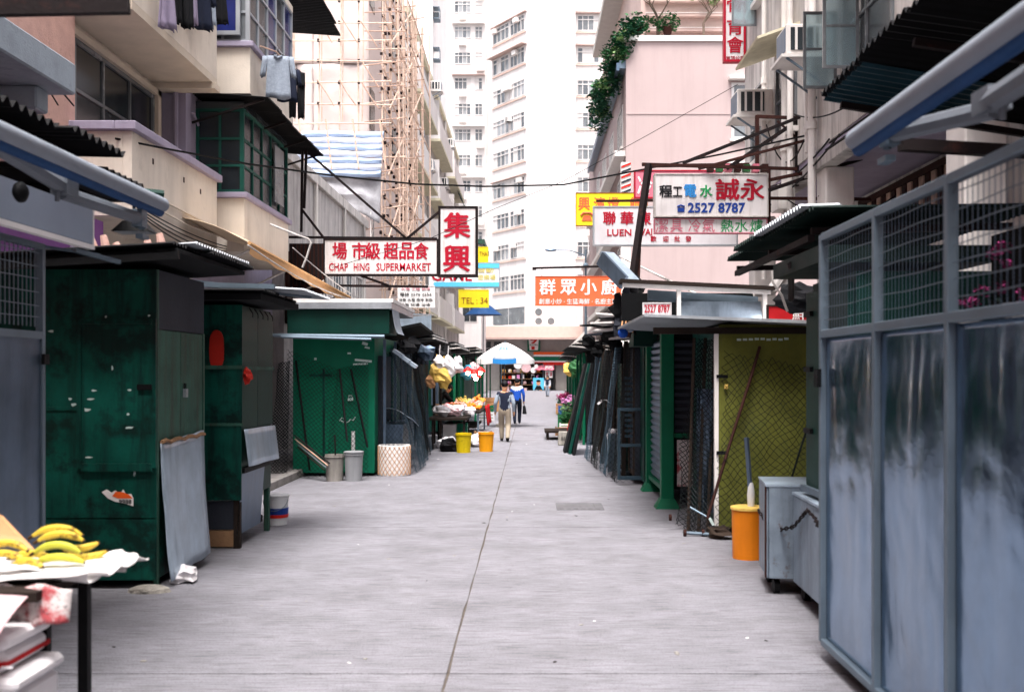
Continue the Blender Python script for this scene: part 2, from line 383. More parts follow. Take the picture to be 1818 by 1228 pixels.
# ---------------------------------------------------------------- left hand buildings
def ac_unit(loc, w, d, h, label, face='x-', tray=True, group=None):
    """window air conditioner: case, grille slats, fan panel; it sticks out of a wall"""
    x, y, z = loc; sx = -1 if face == 'x-' else 1
    t = thing('air_conditioner', (x, y, z), label, 'air conditioner', group)
    part('case', 'trim_white', t, (x, x+sx*d, y, y+w, z, z+h), bevel=.012)
    part('grille_frame', 'win_dark', t, (x+sx*d*.25, x+sx*d*.9, y-.012, y, z+h*.12, z+h*.88))
    for i in range(3): part('slat', 'trim_white', t, (x+sx*d*(.3+.22*i), x+sx*d*(.36+.22*i), y-.022, y-.012, z+h*.12, z+h*.88))
    part('outer_grille', 'galv_dull', t, (x+sx*d, x+sx*(d+.012), y+.05, y+w-.05, z+.05, z+h-.05))
    if tray:
        part('tray', 'trim_white', t, (x, x+sx*(d+.08), y-.05, y+w+.05, z-.06, z-.015))
        b = MB(); 
        for yy in (y, y+w): b.beam((x, yy, z-.5), (x+sx*d, yy, z-.06), .03)
        split(b, 'bracket', 'galv_frame', t)
    return t
# pink house at the left edge
t = thing('pink_house', (-6.1, 8, 0), 'old pink plastered house with a grey concrete canopy at the left edge', 'building')
part('wall', 'pink_plaster', t, (-12, -6.1, -32, 13.95, 0, 17))
part('canopy_slab', 'grey_paint', t, (-6.1, -5.3, -32, 12.15, 5.12, 5.48), bevel=.02)
part('canopy_downstand', 'grey_paint', t, (-6.1, -5.55, 11.7, 12.0, 4.86, 5.12), bevel=.02)
b = MB(); b.tube([(-5.28, 9.2, 5.62), (-5.6, 10.6, 5.8), (-5.9, 12.2, 5.66), (-6.05, 13.8, 5.42)], .012, 5); b.tube([(-5.3, 9.5, 5.55), (-5.5, 10.9, 5.6), (-5.85, 12.9, 5.2)], .01, 5); split(b, 'wall_cable', 'black_iron', t)
# cream house with balconies
t = thing('balcony_house', (-6.3, 15.8, 0), 'cream house with lavender capped balconies above the dark green stall', 'building')
part('wall', 'cream_plaster', t, (-12, -6.3, 13.97, 17.62, 0, 17))
lb = part('balcony', 'cream_plaster', t, (-5.42, -5.3, 13.85, 17.6, 3.98, 5.1), (-6.3, -5.423, 13.85, 13.97, 3.98, 5.1), (-6.3, -5.423, 17.5, 17.6, 3.98, 5.1), (-6.3, -5.423, 13.973, 17.497, 3.98, 4.1))
part('coping', 'lavender', lb, (-5.5, -5.22, 13.76, 17.66, 5.103, 5.22), (-6.3, -5.503, 13.76, 14.04, 5.103, 5.22), bevel=.01)
for (py_, pz_) in ((14.6, 4.86), (15.9, 4.84), (16.7, 4.8)): part('wall_patch', 'rust_steel', lb, (-5.3, -5.294, py_, py_+.05, pz_-.05, pz_+.03))
b = MB(); b.tube([(-5.27, 14.4, 4.36), (-5.27, 17.8, 4.3)], .018, 6); b.tube([(-5.27, 14.2, 4.22), (-5.26, 16, 4.15), (-5.27, 17.6, 4.19)], .014, 6); split(b, 'pipe', 'cream_dim', lb)
b = MB()
for k in range(4): b.tube(sagline((-5.25, 13.9, 4.12-.03*k), (-5.22, 17.9, 4.05-.04*k), .06+.03*k), .009, 4)
split(b, 'loose_cable', 'black_iron', lb)
ub = part('balcony', 'cream_plaster', t, (-5.42, -5.3, 13.85, 17.6, 6.84, 8.2), (-6.3, -5.423, 13.85, 13.97, 6.84, 8.2), (-6.3, -5.423, 17.5, 17.6, 6.84, 8.2))
part('soffit', 'cream_dim', ub, (-6.3, -5.3, 13.85, 17.6, 6.72, 6.837))
part('lip', 'cream_dim', ub, (-6.3, -5.26, 17.35, 17.66, 6.62, 6.717))
w = window(t, 14.3, 17.35, 5.15, 6.5, (-6.3, 0, 0), (0, 1, 0), 'win_grey', 'win_glass', cols=3, rows=2, fw=.06)
part('reveal', 'cream_dim', t, (-6.3, -6.2, 17.36, 17.5, 5.1, 6.6), (-6.3, -6.2, 14.1, 17.5, 6.503, 6.6))
# lavender house with window bays
t = thing('bay_house', (-5.85, 20.6, 0), 'lavender and cream house with green and blue glazed window bays', 'building')
part('wall', 'lavender', t, (-12, -5.85, 17.68, 23.6, 0, 17))
b = MB(); b.tube([(-6.0, 17.63, 3.9), (-6.0, 17.63, 9)], .04, 8); b.tube([(-5.8, 17.9, 6.35), (-5.8, 18.2, 6.2)], .025, 6); split(b, 'drain_pipe', 'lavender', t)
def bay(z0, zs, zt, y0, y1, xf, glass, frame, nm):
    w = part('bay_wall', 'cream_plaster', t, (-5.85, xf, y0, y1, z0, zs-.1))
    part('bay_sill', 'lavender', w, (-5.85, xf+.07, y0-.07, y1+.07, zs-.097, zs), bevel=.012)
    part('bay_core', 'win_glass', w, (-5.85, xf-.12, y0+.1, y1-.1, zs+.003, zt))
    window(t, .0, y1-y0, zs+.003, zt, (xf-.05, y0, 0), (0, 1, 0), frame, glass, cols=5, rows=3, fw=.05, name='bay_window')
    window(t, .0, xf+5.83, zs+.003, zt, (-5.85, y0+.05, 0), (1, 0, 0), frame, glass, cols=2, rows=3, fw=.05, name='bay_window')
    part('bay_lintel', 'win_dark' if zt < 7 else 'cream_plaster', w, (-5.85, xf-.004, y0+.004, y1-.004, zt, zt+.12))
bay(4.0, 5.03, 6.5, 18.2, 21.5, -5.0, ['win_glass', 'win_dark', 'win_glass'], 'green_frame', 0)
bay(6.76, 7.66, 9.3, 18.2, 21.5, -4.9, ['win_dark', 'blue_glass', 'win_grey', 'win_dark'], 'alu', 1)
b = MB(); b.box(-4.98, -4.95, 20.2, 20.9, 5.2, 6.3); cs = b.build('open_casement', 'win_grey', t)
roof_sheets(t, (-5.85, 17.95, 6.72), (0, 4.8, 0), (1.32, 0, -.1), 5, 'roof_black', .1, .022, .02)
b = MB()
for yy in (18.0, 19.6, 21.2, 22.6): b.beam((-5.85, yy, 6.2), (-4.6, yy, 6.6), .035)
split(b, 'canopy_strut', 'dark_steel', t)
roof_sheets(t, (-5.85, 21.4, 9.75), (0, 2.6, 0), (1.5, 0, -.1), 3, 'roof_black', .1, .022, .02)
window(t, .28, .8, 7.75, 9.2, (-5.85, 18.13, 0), (1, 0, 0), 'alu', 'blue_glass', cols=1, fw=.07, name='bay_window')
# low grey house behind the supermarket sign
t = thing('low_house', (-5.6, 29.5, 0), 'low stained white house with shuttered shopfront beside the supermarket sign', 'building')
part('wall', 'grimy_white', t, (-14, -5.6, 23.65, 35.4, 0, 6.75))
part('parapet', 'old_white', t, (-5.65, -5.5, 23.65, 35.4, 6.753, 7.02), bevel=.01)
for y0, gm in ((25.2, 'win_dark'), (27.3, 'win_dark'), (29.4, 'roof_blue'), (31.2, 'roof_blue'), (33.2, 'win_dark')):
    window(t, y0, y0+1.3, 3.7, 5.0, (-5.6, 0, 0), (0, 1, 0), 'frame_far', gm, cols=3, fw=.06, sill='trim_white')
for i in range(16): part('shutter_board', 'rust_steel', t, (-5.58, -5.5, 23.7+i*.16, 23.84+i*.16, 3.0, 4.6+random.uniform(-.1, .1)))
b = MB()
for yy in (26.9, 31.0, 34.6): b.tube([(-5.53, yy, .2), (-5.53, yy, 6.9)], .05, 6)
split(b, 'drain_pipe', 'old_white', t)
b = MB()
for i in range(7):
    z = 4.9+i*.28; b.beam((-5.2, 33.9, z), (-5.2, 34.5, z+.28), .02); b.beam((-5.2, 34.5, z), (-5.2, 33.9, z+.28), .02)
for yy in (33.9, 34.5): b.beam((-5.2, yy, 4.9), (-5.2, yy, 7.1), .03)
split(b, 'lattice_bracket', 'old_white', t)
# building wrapped in sheets with bamboo scaffolding
t = thing('sheeted_building', (-5.7, 41, 0), 'tall building wrapped in white sheets behind bamboo scaffolding', 'building')
part('wall', 'white_sheet', t, (-15, -5.75, 36.3, 46.6, 0, 24))
def sheet(b, x0, x1, z0, z1, y):
    return b.grid(lambda u, v: (x0+(x1-x0)*u, y+.05*math.sin(u*7+v*3)+.04*noise.noise(Vector((u*5, v*5, x0))), z0+(z1-z0)*v), 16, 16)
for i in range(4):
    for j in range(4):
        x0 = -13.4+i*1.95; sheet(MB(), x0, x0+1.93, 9.6+j*3.0, 12.57+j*3.0, 36.18).build('sheet', 'white_sheet', t, smooth=True, solid=.01)
for k in range(6): part('window_opening', 'win_dark', t, (-5.75, -5.72, 37.2+(k % 3)*3.0, 38.3+(k % 3)*3.0, 10.6+(k//3)*4.4, 12.1+(k//3)*4.4))
sc = thing('bamboo_scaffold', (-6, 35.8, 0), 'bamboo pole scaffolding tied around the sheeted building', 'scaffolding')
def pole(p, q, r=.035, m='bamboo'):
    p, q = Vector(p), Vector(q); n = 6
    j = Vector((random.uniform(-.04, .04), random.uniform(-.03, .03), 0))
    MB().tube([p.lerp(q, i/n)+j*math.sin(i/n*math.pi) for i in range(n+1)], [r*.8*random.uniform(.85, 1.1) for _ in range(n+1)], 6).build('pole', m, sc, smooth=True)
for px in (462, 490, 517, 565, 602, 637):
    x = (px-CX)/F*35.7; pole((x, 35.7, 9.2), (x+random.uniform(-.1, .1), 35.7, 15.5)); 
    if px > 510: pole((x+.1, 35.8, 10.5), (x+.12, 35.8, 16), .03)
for py in (2, 40, 72, 108, 147, 184, 219):
    z = ZZ(py, 35.6); pole((-9.4, 35.6, z+random.uniform(-.05, .05)), (-4.75, 35.6, z+random.uniform(-.05, .05)), .03)
for px, py in ((605, 30), (640, 38), (563, 142), (603, 142), (642, 146), (643, 110), (560, 30)):
    p = P(px, py, 35.4); pole(p, p+Vector((.55, .1, -.85)), .03, 'bamboo_dark')
for i in range(11):                                 # the street side, denser
    y = 35.9+i*1.05; x = -5.15+random.uniform(-.12, .12)
    pole((x, y, 3.2), (x+random.uniform(-.1, .1), y, 10), .04); pole((x, y, 9.6), (x+random.uniform(-.1, .1), y, 17), .04)
    pole((x+.55, y+.4, 3.6), (x+.5+random.uniform(-.1, .1), y+.4, 17), .036)
for k in range(21):
    z = 3.6+k*.62+random.uniform(-.06, .06)
    pole((-5.05, 35.7, z), (-5.05+random.uniform(-.1, .1), 46.8, z+random.uniform(-.1, .1)), .032)
    if k % 2: pole((-4.55, 35.7, z+.2), (-4.55, 46.8, z+.15), .03)
    for y in (35.9, 39.1, 42.2): pole((-5.7, y+random.uniform(-.2, .2), z+.1), (-4.3, y, z+.1+random.uniform(-.05, .25)), .026, 'bamboo_dark' if k % 3 else 'bamboo')
for k in range(5): pole((-5.0, 36+k*.3, 4+k*2.4), (-4.5, 42+k*.5, 9+k*2.2), .034)
b = MB()
for k in range(21):
    for i in range(11): b.obox((-5.08+random.uniform(-.1, .1), 35.9+i*1.05, 3.62+k*.62+random.uniform(-.1, .1)), (.09, .09, .1), Matrix.Rotation(random.random()*3, 3, 'X'))
for px in (517, 565, 602, 637):
    for py in (2, 40, 72, 108, 147, 184): b.obox(P(px, py, 35.63), (.07, .09, .09))
b.build('lashing', 'bamboo_tie', sc, kind='stuff')
tp = thing('scaffold_tarpaulin', (-6.6, 34.6, 8.5), 'blue and white striped tarpaulin slung under the bamboo scaffolding', 'tarpaulin')
for k in range(7):                                  # stripes of the tarpaulin, bellied between its ropes
    z0, z1 = 9.95-k*.24, 9.95-(k+1)*.24
    MB().grid(lambda u, v: (-8.9+4.0*u, 34.9-k*.12-.12*v-.12*math.sin(math.pi*v), z0+(z1-z0)*v-.1*math.sin(u*9)*.2+.05*noise.noise(Vector((u*6, v*2, k)))), 24, 5).build('stripe', 'tarp_white' if k % 2 else 'tarp_blue', tp, smooth=True, solid=.008)
MB().grid(lambda u, v: (-8.0+3.1*u, 34.3-.5*v+.2*noise.noise(Vector((u*4, v*4, 1))), 8.6-1.9*v*(0.3+.7*u)+.2*noise.noise(Vector((u*3, v*3, 5)))), 20, 14).build('debris_netting', 'debris_net', tp, smooth=True, solid=.006)
for k in range(4): MB().tube([P(530+k*48, 212, 34.2), P(541+k*48, 300, 33.9)], .03, 6).build('pole', 'bamboo_dark', tp)
# long white house with yellowed balcony boxes
t = thing('balcony_block', (-5.6, 62, 0), 'weathered white apartment block with boxy balconies beyond the bamboo scaffolding', 'building')
part('wall', 'old_white', t, (-16, -5.6, 46.75, 80, 0, 18.0))
part('coping', 'yellowed', t, (-5.75, -5.45, 46.7, 80, 18.003, 18.3))
for k in range(4):
    for j, (ya, yb) in enumerate(((46.9, 55.5), (57, 66), (68, 78))):
        z = 4.9+3.25*k; w = part('balcony', 'wall_white', t, (-5.6, -4.95, ya, yb, z, z+1.15))
        part('soffit', 'yellowed', w, (-5.6, -4.93, ya-.02, yb+.02, z-.14, z-.003)); part('fin', 'wall_white', w, (-5.6, -5.0, ya, ya+.18, z+1.153, z+2.1))
        window(t, ya+1, yb-1, z+1.2, z+2.6, (-5.6, 0, 0), (0, 1, 0), 'frame_far', 'win_dark', cols=6, fw=.07)
b = MB()
for yy in (56.2, 56.6, 67, 67.4, 79): b.tube([(-5.5, yy, 0), (-5.5, yy, 18)], .07, 6)
split(b, 'drain_pipe', 'old_white', t)
for k, (px, py, w_) in enumerate(((745, 245, 1), (778, 160, 1), (764, 300, 1), (790, 330, 1), (801, 260, 1))):
    q = PX(px, py, -5.0); ac_unit((-5.6, q.y, q.z), .7, .75, .5, 'white air conditioner high on the balcony block, ' + ('nearest the scaffolding', 'under the roof line', 'below the nearest one', 'lowest of the far ones', 'beside the green awning')[k], face='x+')
t = thing('window_awning', (-5.6, 74, 14), 'small green canvas awning high on the weathered white block', 'awning')
MB().grid(lambda u, v: (-5.6+1.0*v, 72.5+3.5*u, 14.9-1.5*v*v+.05*math.sin(u*12)), 12, 6).build('canvas', 'green_mid', t, solid=.02)
b = MB(); b.beam((-5.6, 72.6, 13.6), (-4.65, 72.6, 13.45), .04); b.beam((-5.6, 75.9, 13.6), (-4.65, 75.9, 13.45), .04); split(b, 'arm', 'old_white', t)
# tall plain block behind
t = thing('plain_tower', (-11, 88, 0), 'tall plain white block rising behind the weathered apartment block', 'building')
part('wall', 'wall_white', t, (-16, -7.72, 82, 96, 0, 46))
for k in range(7):
    z = 17+k*3.2; c = part('window_cage', 'galv_frame', t, (-7.72, -7.2, 82.3, 83.4, z, z+.05), (-7.72, -7.2, 82.3, 83.4, z+.9, z+.94), (-7.24, -7.2, 82.3, 82.34, z+.053, z+.897), (-7.24, -7.2, 83.36, 83.4, z+.053, z+.897))
    part('air_conditioner', 'trim_white' if k % 2 else 'win_dark', t, (-7.7, -7.25, 82.5, 83.2, z+.06, z+.55))
t = thing('green_eaved_house', (-5.4, 93, 0), 'small house with a green tiled eave beyond the white block', 'building')
part('wall', 'wall_white', t, (-9, -4.25, 90, 99, 0, 12.3))
part('eave', 'green_grimy', t, (-9.2, -3.95, 89.6, 99.2, 12.9, 13.3)); part('frieze', 'shop_tile', t, (-9.05, -4.15, 89.9, 99, 12.303, 12.897))
for i in range(9): part('bracket', 'shop_tile', t, (-9+i*.55, -8.8+i*.55, 89.7, 89.9, 12.5, 12.89))
for k in range(2): window(t, -5.9, -4.6, 6.2+k*3, 8+k*3, (0, 90, 0), (1, 0, 0), 'frame_far', 'win_dark', cols=2)
# ---------------------------------------------------------------- the white tower at the end of the street
t = thing('white_tower', (0, 112, 0), 'tall white apartment tower filling the end of the street', 'building')
def foot(pts, z0, z1, m, nm): return MB().prism([(x, y, z0) for x, y in pts], (0, 0, z1-z0)).build(nm, m, t)
wc = foot([(-4.32, 116), (-.42, 110), (4.72, 110), (4.72, 132), (-4.32, 132)], 0, 62, 'wall_white', 'wall')
wr = part('wall', 'wall_white', t, (4.725, 22, 112, 130, 0, 62)); wlft = part('wall', 'wall_white', t, (-14, -4.325, 125, 140, 0, 62))
rt = Vector((3.9, -6, 0)); L = rt.length; rt.normalize(); nr = rt.cross(Vector((0,0,1))); base = Vector((-4.32, 116, 0))
def rbox(b, u0, u1, w0, w1, d0, d1):
    return b.obox(base+rt*(u0+u1)/2+Vector((0,0,(w0+w1)/2))+nr*(d0+d1)/2, (u1-u0, d1-d0, w1-w0), Matrix((rt, nr, Vector((0,0,1)))).transposed())
GL = ['win_far', 'win_tower', 'win_grey', 'win_far']
for k in range(10):
    z = 39.8-3.43*k
    if k == 9: window(t, .2, L-.25, 6.9, 8.9, base, rt, 'frame_far', 'win_grey', cols=2, fw=.1, name='shop_window'); break
    gm = ('win_grey', 'win_tower', 'win_far', 'win_far', 'win_grey', 'win_far', 'win_tower', 'win_grey', 'win_grey', '')[k]
    for a, c2, nc in ((.35, L*.52, 4), (L*.55, L-.3, 4)): window(t, a, c2, z-1.75, z, base, rt, 'frame_far', [gm, gm, 'win_far', 'win_tower', 'frame_far'], cols=nc, fw=.1, transom=.5, out=.08)
    rbox(MB(), .2, L-.05, z-1.98, z-1.85, 0, .14).build('ledge', 'pink_canopy', wc)
    if k in (0, 1, 5): rbox(MB(), .0, L+.1, z+.12, z+.2, 0, .7 if k == 1 else .3).build('hood', 'louver_wall', wc)
    for q in range(random.choice((0, 1, 2, 1))):
        u = random.uniform(.6, L-1.2); rbox(MB(), u, u+.7, z-.62, z-.15, .05, .5).build('air_conditioner', 'trim_white', wc)
for k in range(9):
    z = 40.2-3.47*k
    window(t, 5.0, 7.4, z-1.7, z, (0, 112, 0), (1, 0, 0), 'frame_far', ['win_far', 'win_tower', 'win_grey', 'frame_far'], cols=4, fw=.1, transom=.5, out=.08); part('ledge', 'pink_canopy', wr, (4.8, 7.6, 111.84, 112, z-1.95, z-1.8))
    if k in (0, 1): part('hood', 'louver_wall', wr, (4.8, 7.7, 111.6, 112, z+.15, z+.3))
    if k in (2, 4, 6): part('air_conditioner', 'trim_white', wr, (6.1, 6.9, 111.55, 112, z-2.9, z-2.25))
    window(t, 8.4, 10.4, z-1.7, z, (0, 112, 0), (1, 0, 0), 'frame_far', GL[(k+2) % 4], cols=3, fw=.1, transom=.5)
for k in range(13):
    z = ZZ(2, 125)+3.07-3.07*k
    for a, c2, nc in ((-9.15, -7.15, 4), (-6.7, -5.75, 2)): window(t, a, c2, z-1.45, z, (0, 125, 0), (1, 0, 0), 'frame_far', ['win_tower', 'win_far', 'win_grey', 'frame_far'], cols=nc, fw=.09, transom=.45, out=.07)
    if k % 2 == 0: part('hood', 'louver_wall' if k == 4 else 'trim_white', wlft, (-9.4, -5.5, 124.5, 125, z+.25, z+.33))
    part('air_conditioner', 'trim_white', wlft, (-8.6 if k % 3 else -6.5, -7.7 if k % 3 else -5.6, 124.5, 125, z-2.35, z-1.75))
    MB().lathe([(.24, 0), (.24, .02)], (0, 0, 0), 12)
b = MB()
for x in (-9.6, -5.3, -4.6): b.tube([(x, 124.9, 0), (x, 124.9, 60)], .08, 6)
split(b, 'drain_pipe', 'trim_white', t)
# podium with the convenience shop
t = thing('shop_podium', (0, 108, 0), 'low shop podium with a pale pink canopy at the end of the street', 'building')
part('wall', 'shop_tile', t, (-14, -3.2, 107.9, 109.9, 0, 6.55), (2.6, 16, 107.9, 109.9, 0, 6.55), (-3.197, 2.597, 107.9, 109.9, 3.3, 6.55), (-3.197, 2.597, 109.5, 109.9, 0, 3.297))
part('canopy', 'pink_canopy', t, (-7.2, 9.5, 105.6, 107.897, 5.35, 6.6), bevel=.05); part('canopy_edge', 'louver_wall', t, (-7.25, 9.55, 105.5, 107.9, 5.2, 5.347))
for i in range(9): part('wall_panel', 'shop_tile', t, (2.63+i*.9, 3.5+i*.9, 107.86, 107.897, 3.4, 5.1))
for i, x in enumerate((-6.0, -4.9, -3.8)): part('window', 'win_dark', t, (x, x+.8, 107.8, 107.897, 3.6, 5.0)); part('window_rail', 'frame_far', t, (x, x+.8, 107.77, 107.797, 4.3, 4.36))
part('planter_wall', 'trim_white', t, (-6.9, -4.4, 106, 107, 6.603, 8.0))
part('shop_door', 'win_dark', t, (1.55, 2.4, 109.3, 109.49, .05, 2.6)); part('shop_interior', 'win_dark', t, (-3.1, 1.2, 109.2, 109.49, .05, 3.2))
for i, (px, py) in enumerate(((958, 570), (980, 572))):
    q = P(px, py, 107)
    c = thing('air_conditioner', (q.x, 107.2, 6.61), ('double fan air conditioner on the podium canopy', 'small single fan air conditioner on the podium canopy')[i], 'air conditioner')
    h = (1.9, 1.0)[i]; part('case', 'trim_white', c, (q.x-.5, q.x+.5, 107.0, 107.5, 6.62, 6.62+h), bevel=.03)
    for k in range((2, 1)[i]): MB().tube([(q.x-.1, 106.985, 7.1+k*.95), (q.x-.1, 106.96, 7.1+k*.95)], .36, 16).build('fan', 'win_grey', c)
sg = thing('shop_sign', (.34, 107.7, 3.9), 'green edged sign with a large red 7 above the shop at the street end', 'sign')
x0, x1 = P(938, 0, 107.4).x, P(957, 0, 107.4).x; z0, z1 = ZZ(622, 107.4), ZZ(598, 107.4)
part('case', 'seven_green', sg, (x0-.1, x1+.1, 107.4, 107.7, z0-.08, z1+.08)); MB().prism([(x0+.12, 107.39, z0+.04), (x1-.12, 107.39, z0+.04), (x1-.02, 107.39, z1-.04), (x0+.02, 107.39, z1-.04)], (0, .008, 0)).build('panel', 'pure_white', sg)
xm = (x0+x1)/2; MB().prism([(x0+.2, 107.38, z1-.38), (x0+.2, 107.38, z1-.13), (x1-.2, 107.38, z1-.13), (x1-.2, 107.38, z1-.35), (xm+.03, 107.38, z1-.68), (xm-.3, 107.38, z1-.68), (xm+.08, 107.38, z1-.38)], (0, -.02, 0)).build('seven', 'seven_red', sg)
MB().prism([(xm-.24, 107.375, z0+.09), (xm+.1, 107.375, z0+.09), (xm+.1, 107.375, z0+.42), (xm-.24, 107.375, z0+.42)], (0, -.02, 0)).build('seven', 'seven_red', sg)
text('ELEVEN', sg, 'seven_green', x0+.14, x1-.14, z0+.5, z0+.66, 107.37, bold=.02)
fs = thing('shop_fascia', (1.7, 107.5, 3), 'striped orange green and red fascia over the convenience shop', 'sign')
for i, (m_, h) in enumerate((('seven_orange', .28), ('pure_white', .18), ('seven_green', .45), ('pure_white', .14), ('seven_red', .3))):
    zt = 3.95-sum((.28, .18, .45, .14, .3)[:i]); part('stripe', m_, fs, (.3, 3.6, 107.3, 107.85, zt-h+.003, zt))
MB().grid(lambda u, v: (.4+2.0*u, 107.3-1.2*v, 2.6-.5*v+.03*math.sin(u*20)), 12, 3).build('shop_awning', 'sign_pink', fs, solid=.03)
# ---------------------------------------------------------------- right hand buildings
t = thing('arcade_house', (4.4, 12, 0), 'grimy white house with pipes and air conditioners overhanging the right pavement', 'building')
part('wall', 'old_white', t, (4.4, 14, -32, 21.4, 5.3, 18)); part('soffit', 'lavender', t, (4.42, 14, -32, 21.38, 5.17, 5.297)); part('back_wall', 'old_white', t, (6.2, 14, -32, 21.4, .126, 5.167))
part('edge_beam', 'grimy_white', t, (4.36, 4.6, -32, 21.42, 4.98, 5.164), bevel=.01)
for y in (3.5, 10.6, 15.6, 20.6): part('column', 'trim_white', t, (4.42, 4.85, y, y+.5, .13, 4.977), bevel=.02)
for i in range(16): part('slat', 'rust_steel' if i % 2 else 'bamboo_dark', t, (6.1, 6.19, 15.2+i*.25, 15.38+i*.25, 2.9, 4.95))
part('slat_frame', 'rust_steel', t, (6.06, 6.195, 15.1, 19.3, 2.78, 2.9), (6.06, 6.195, 15.1, 19.3, 4.953, 5.05))
def wwin(y0, y1, z0, z1, cols=2, gm='win_dark'): return window(t, -y1, -y0, z0, z1, (4.4, 0, 0), (0, -1, 0), 'win_grey', gm, cols=cols, rows=2, fw=.05, sill='trim_white')
for z in (5.95, 9.0, 12.0):
    for y0, y1 in ((12.6, 14.6), (17.2, 18.6), (19.6, 20.7), (8.2, 10.4)): wwin(y0, y1, z, z+1.45)
for k, (y, x, z) in enumerate(((13.9, 4.38, 5.95), (14.9, 4.38, 5.95), (20.2, 4.38, 8.6))):
    fr = MB(); w_, h_ = .48, 1.1
    for a in ((0, .04, 0, h_), (w_-.04, w_, 0, h_), (.043, w_-.043, 0, .04), (.043, w_-.043, h_-.04, h_), (.043, w_-.043, h_*.5, h_*.5+.03)): fr.box(x-a[1], x-a[0], y, y+.03, z+a[2], z+a[3])
    c = fr.build('open_casement', 'win_grey', t); MB().box(x-w_+.03, x-.03, y+.01, y+.018, z+.03, z+h_-.03).build('pane', 'clear_glass', c)
for k, (x, y, r, z0) in enumerate(((4.28, 17.5, .07, 3.3), (4.27, 17.15, .05, 4.4), (4.29, 15.9, .06, 3.6), (4.3, 16.2, .04, 5.3), (4.3, 19.2, .045, 3.6))):
    b = MB(); b.tube([(x, y, z0), (x, y, 15)], r, 10)
    for z in (5.6, 7.2, 8.8, 10.4): b.tube([(x, y, z), (x, y, z+.12)], r*1.35, 10)
    split(b, 'drain_pipe', 'trim_white', t, smooth=True)
b = MB(); b.tube([(4.28, 17.5, 3.6), (4.0, 17.3, 3.25), (3.6, 17.0, 3.2)], .09, 8); b.box(4.1, 4.38, 17.25, 17.75, 4.6, 5.0); split(b, 'hopper', 'trim_white', t)
for y0, y1, z in ((17.0, 18.8, 7.6), (12.4, 14.8, 7.6)):
    MB().grid(lambda u, v: (4.4-.7*v, y0+(y1-y0)*u, z-.25*v), 2, 2).build('window_hood', 'yellowed', t, solid=.04)
ac_unit((4.4, 18.9, 6.57), .62, .65, .46, 'window air conditioner nearest the pale pink wall')
ac_unit((4.4, 15.4, 6.6), .62, .62, .44, 'window air conditioner left of the open glass casement')
t2 = ac_unit((4.4, 20.2, 5.75), .6, .6, .1, 'empty white air conditioner tray below the pink wall window')
b = MB()
for k, (a, c_, s) in enumerate((((4.3, 20.5, 5.6), (4.3, 15, 5.25), .3), ((4.3, 19, 6.4), (4.25, 16.2, 5.5), .5), ((4.3, 14.5, 5.2), (4.3, 21, 5.0), .2), ((4.2, 17, 4.7), (5.6, 16, 4.6), .3), ((4.3, 13, 5.5), (4.3, 17, 6.1), .2))):
    b.tube(sagline(a, c_, s), .013, 4)
b.tube([(4.2, 14.8, 5.05), (4.34, 10, 5.05)], .02, 6); b.tube([(4.25, 14.8, 5.15), (4.34, 9.5, 5.13)], .015, 6); split(b, 'wall_cable', 'black_iron', t)
cn = MB(); cn.tube([(5.9, 16, 4.0), (5.9, 13.5, 4.05)], .1, 8); cn.tube([(5.5, 16.5, 3.7), (5.7, 13, 3.7)], .06, 8); cn.build('duct', 'trim_white', t)
# pale pink block with a roof garden
t = thing('pink_block', (4.4, 48, 0), 'large pale pink block with a blank end wall and roof garden', 'building')
part('wall', 'pink_wall', t, (4.4, 20, 48, 78, 0, 17.1)); part('coping', 'trim_white', t, (4.3, 20, 47.9, 48.4, 17.103, 17.35), (4.3, 4.7, 48.403, 78, 17.103, 17.35))
part('string_course', 'pink_wall', t, (4.42, 20, 47.975, 47.999, 13.75, 13.8))
part('eave', 'galv_frame', t, (4.1, 4.398, 48.1, 73, 15.9, 16.25)); part('gutter', 'galv_dull', t, (3.97, 4.097, 48.1, 73, 15.8, 16.15))
part('upper_wall', 'louver_wall', t, (5.4, 20, 51, 78, 17.353, 27)); part('upper_eave', 'shop_tile', t, (4.3, 5.397, 56, 72, 23.6, 24.1))
for i in range(8): part('louver', 'louver_wall', t, (5.6, 20, 50.7, 50.997, 17.75+i*.72, 17.9+i*.72)); part('louver_cap', 'trim_white', t, (5.6, 20, 50.68, 50.99, 17.903+i*.72, 17.93+i*.72))
for k in range(4):
    for y in (49.5, 55, 60.5, 66): window(t, -y-3, -y, 12.6-3.3*k, 14.6-3.3*k, (4.4, 0, 0), (0, -1, 0), 'frame_far', 'win_grey', cols=3, fw=.08, sill='trim_white')
    part('side_ledge', 'trim_white', t, (3.9, 4.397, 48.3, 73, 11.9-3.3*k, 12.15-3.3*k))
window(t, 9.25, 10.2, 12.6, 15.2, (0, 48, 0), (1, 0, 0), 'frame_far', 'win_grey', cols=1, fw=.12, sill='trim_white')
part('hood', 'trim_white', t, (9.1, 10.4, 47.6, 47.997, 15.3, 15.45)); part('ledge', 'trim_white', t, (8.9, 10.4, 47.5, 47.997, 11.3, 11.5))
def leaves(b, pts, size, flatz=.6):
    for p in pts:
        s = size*random.uniform(.6, 1.3); a = random.random()*6.28; tl = random.uniform(-.9, .9)
        u = Vector((math.cos(a), math.sin(a), random.uniform(-.4, .4)))*s; w = Vector((-math.sin(a)*math.cos(tl), math.cos(a)*math.cos(tl), math.sin(tl)))*s*.45
        b.add([p, p+u*.45+w, p+u, p+u*.45-w], [(0, 1, 2, 3)])
def cloud(c, r, n):
    out = []
    while len(out) < n:
        d = Vector((random.uniform(-1, 1), random.uniform(-1, 1), random.uniform(-1, 1)))
        if .35 < d.length < 1: out.append(Vector(c)+Vector((d.x*r[0], d.y*r[1], d.z*r[2])))
    return out
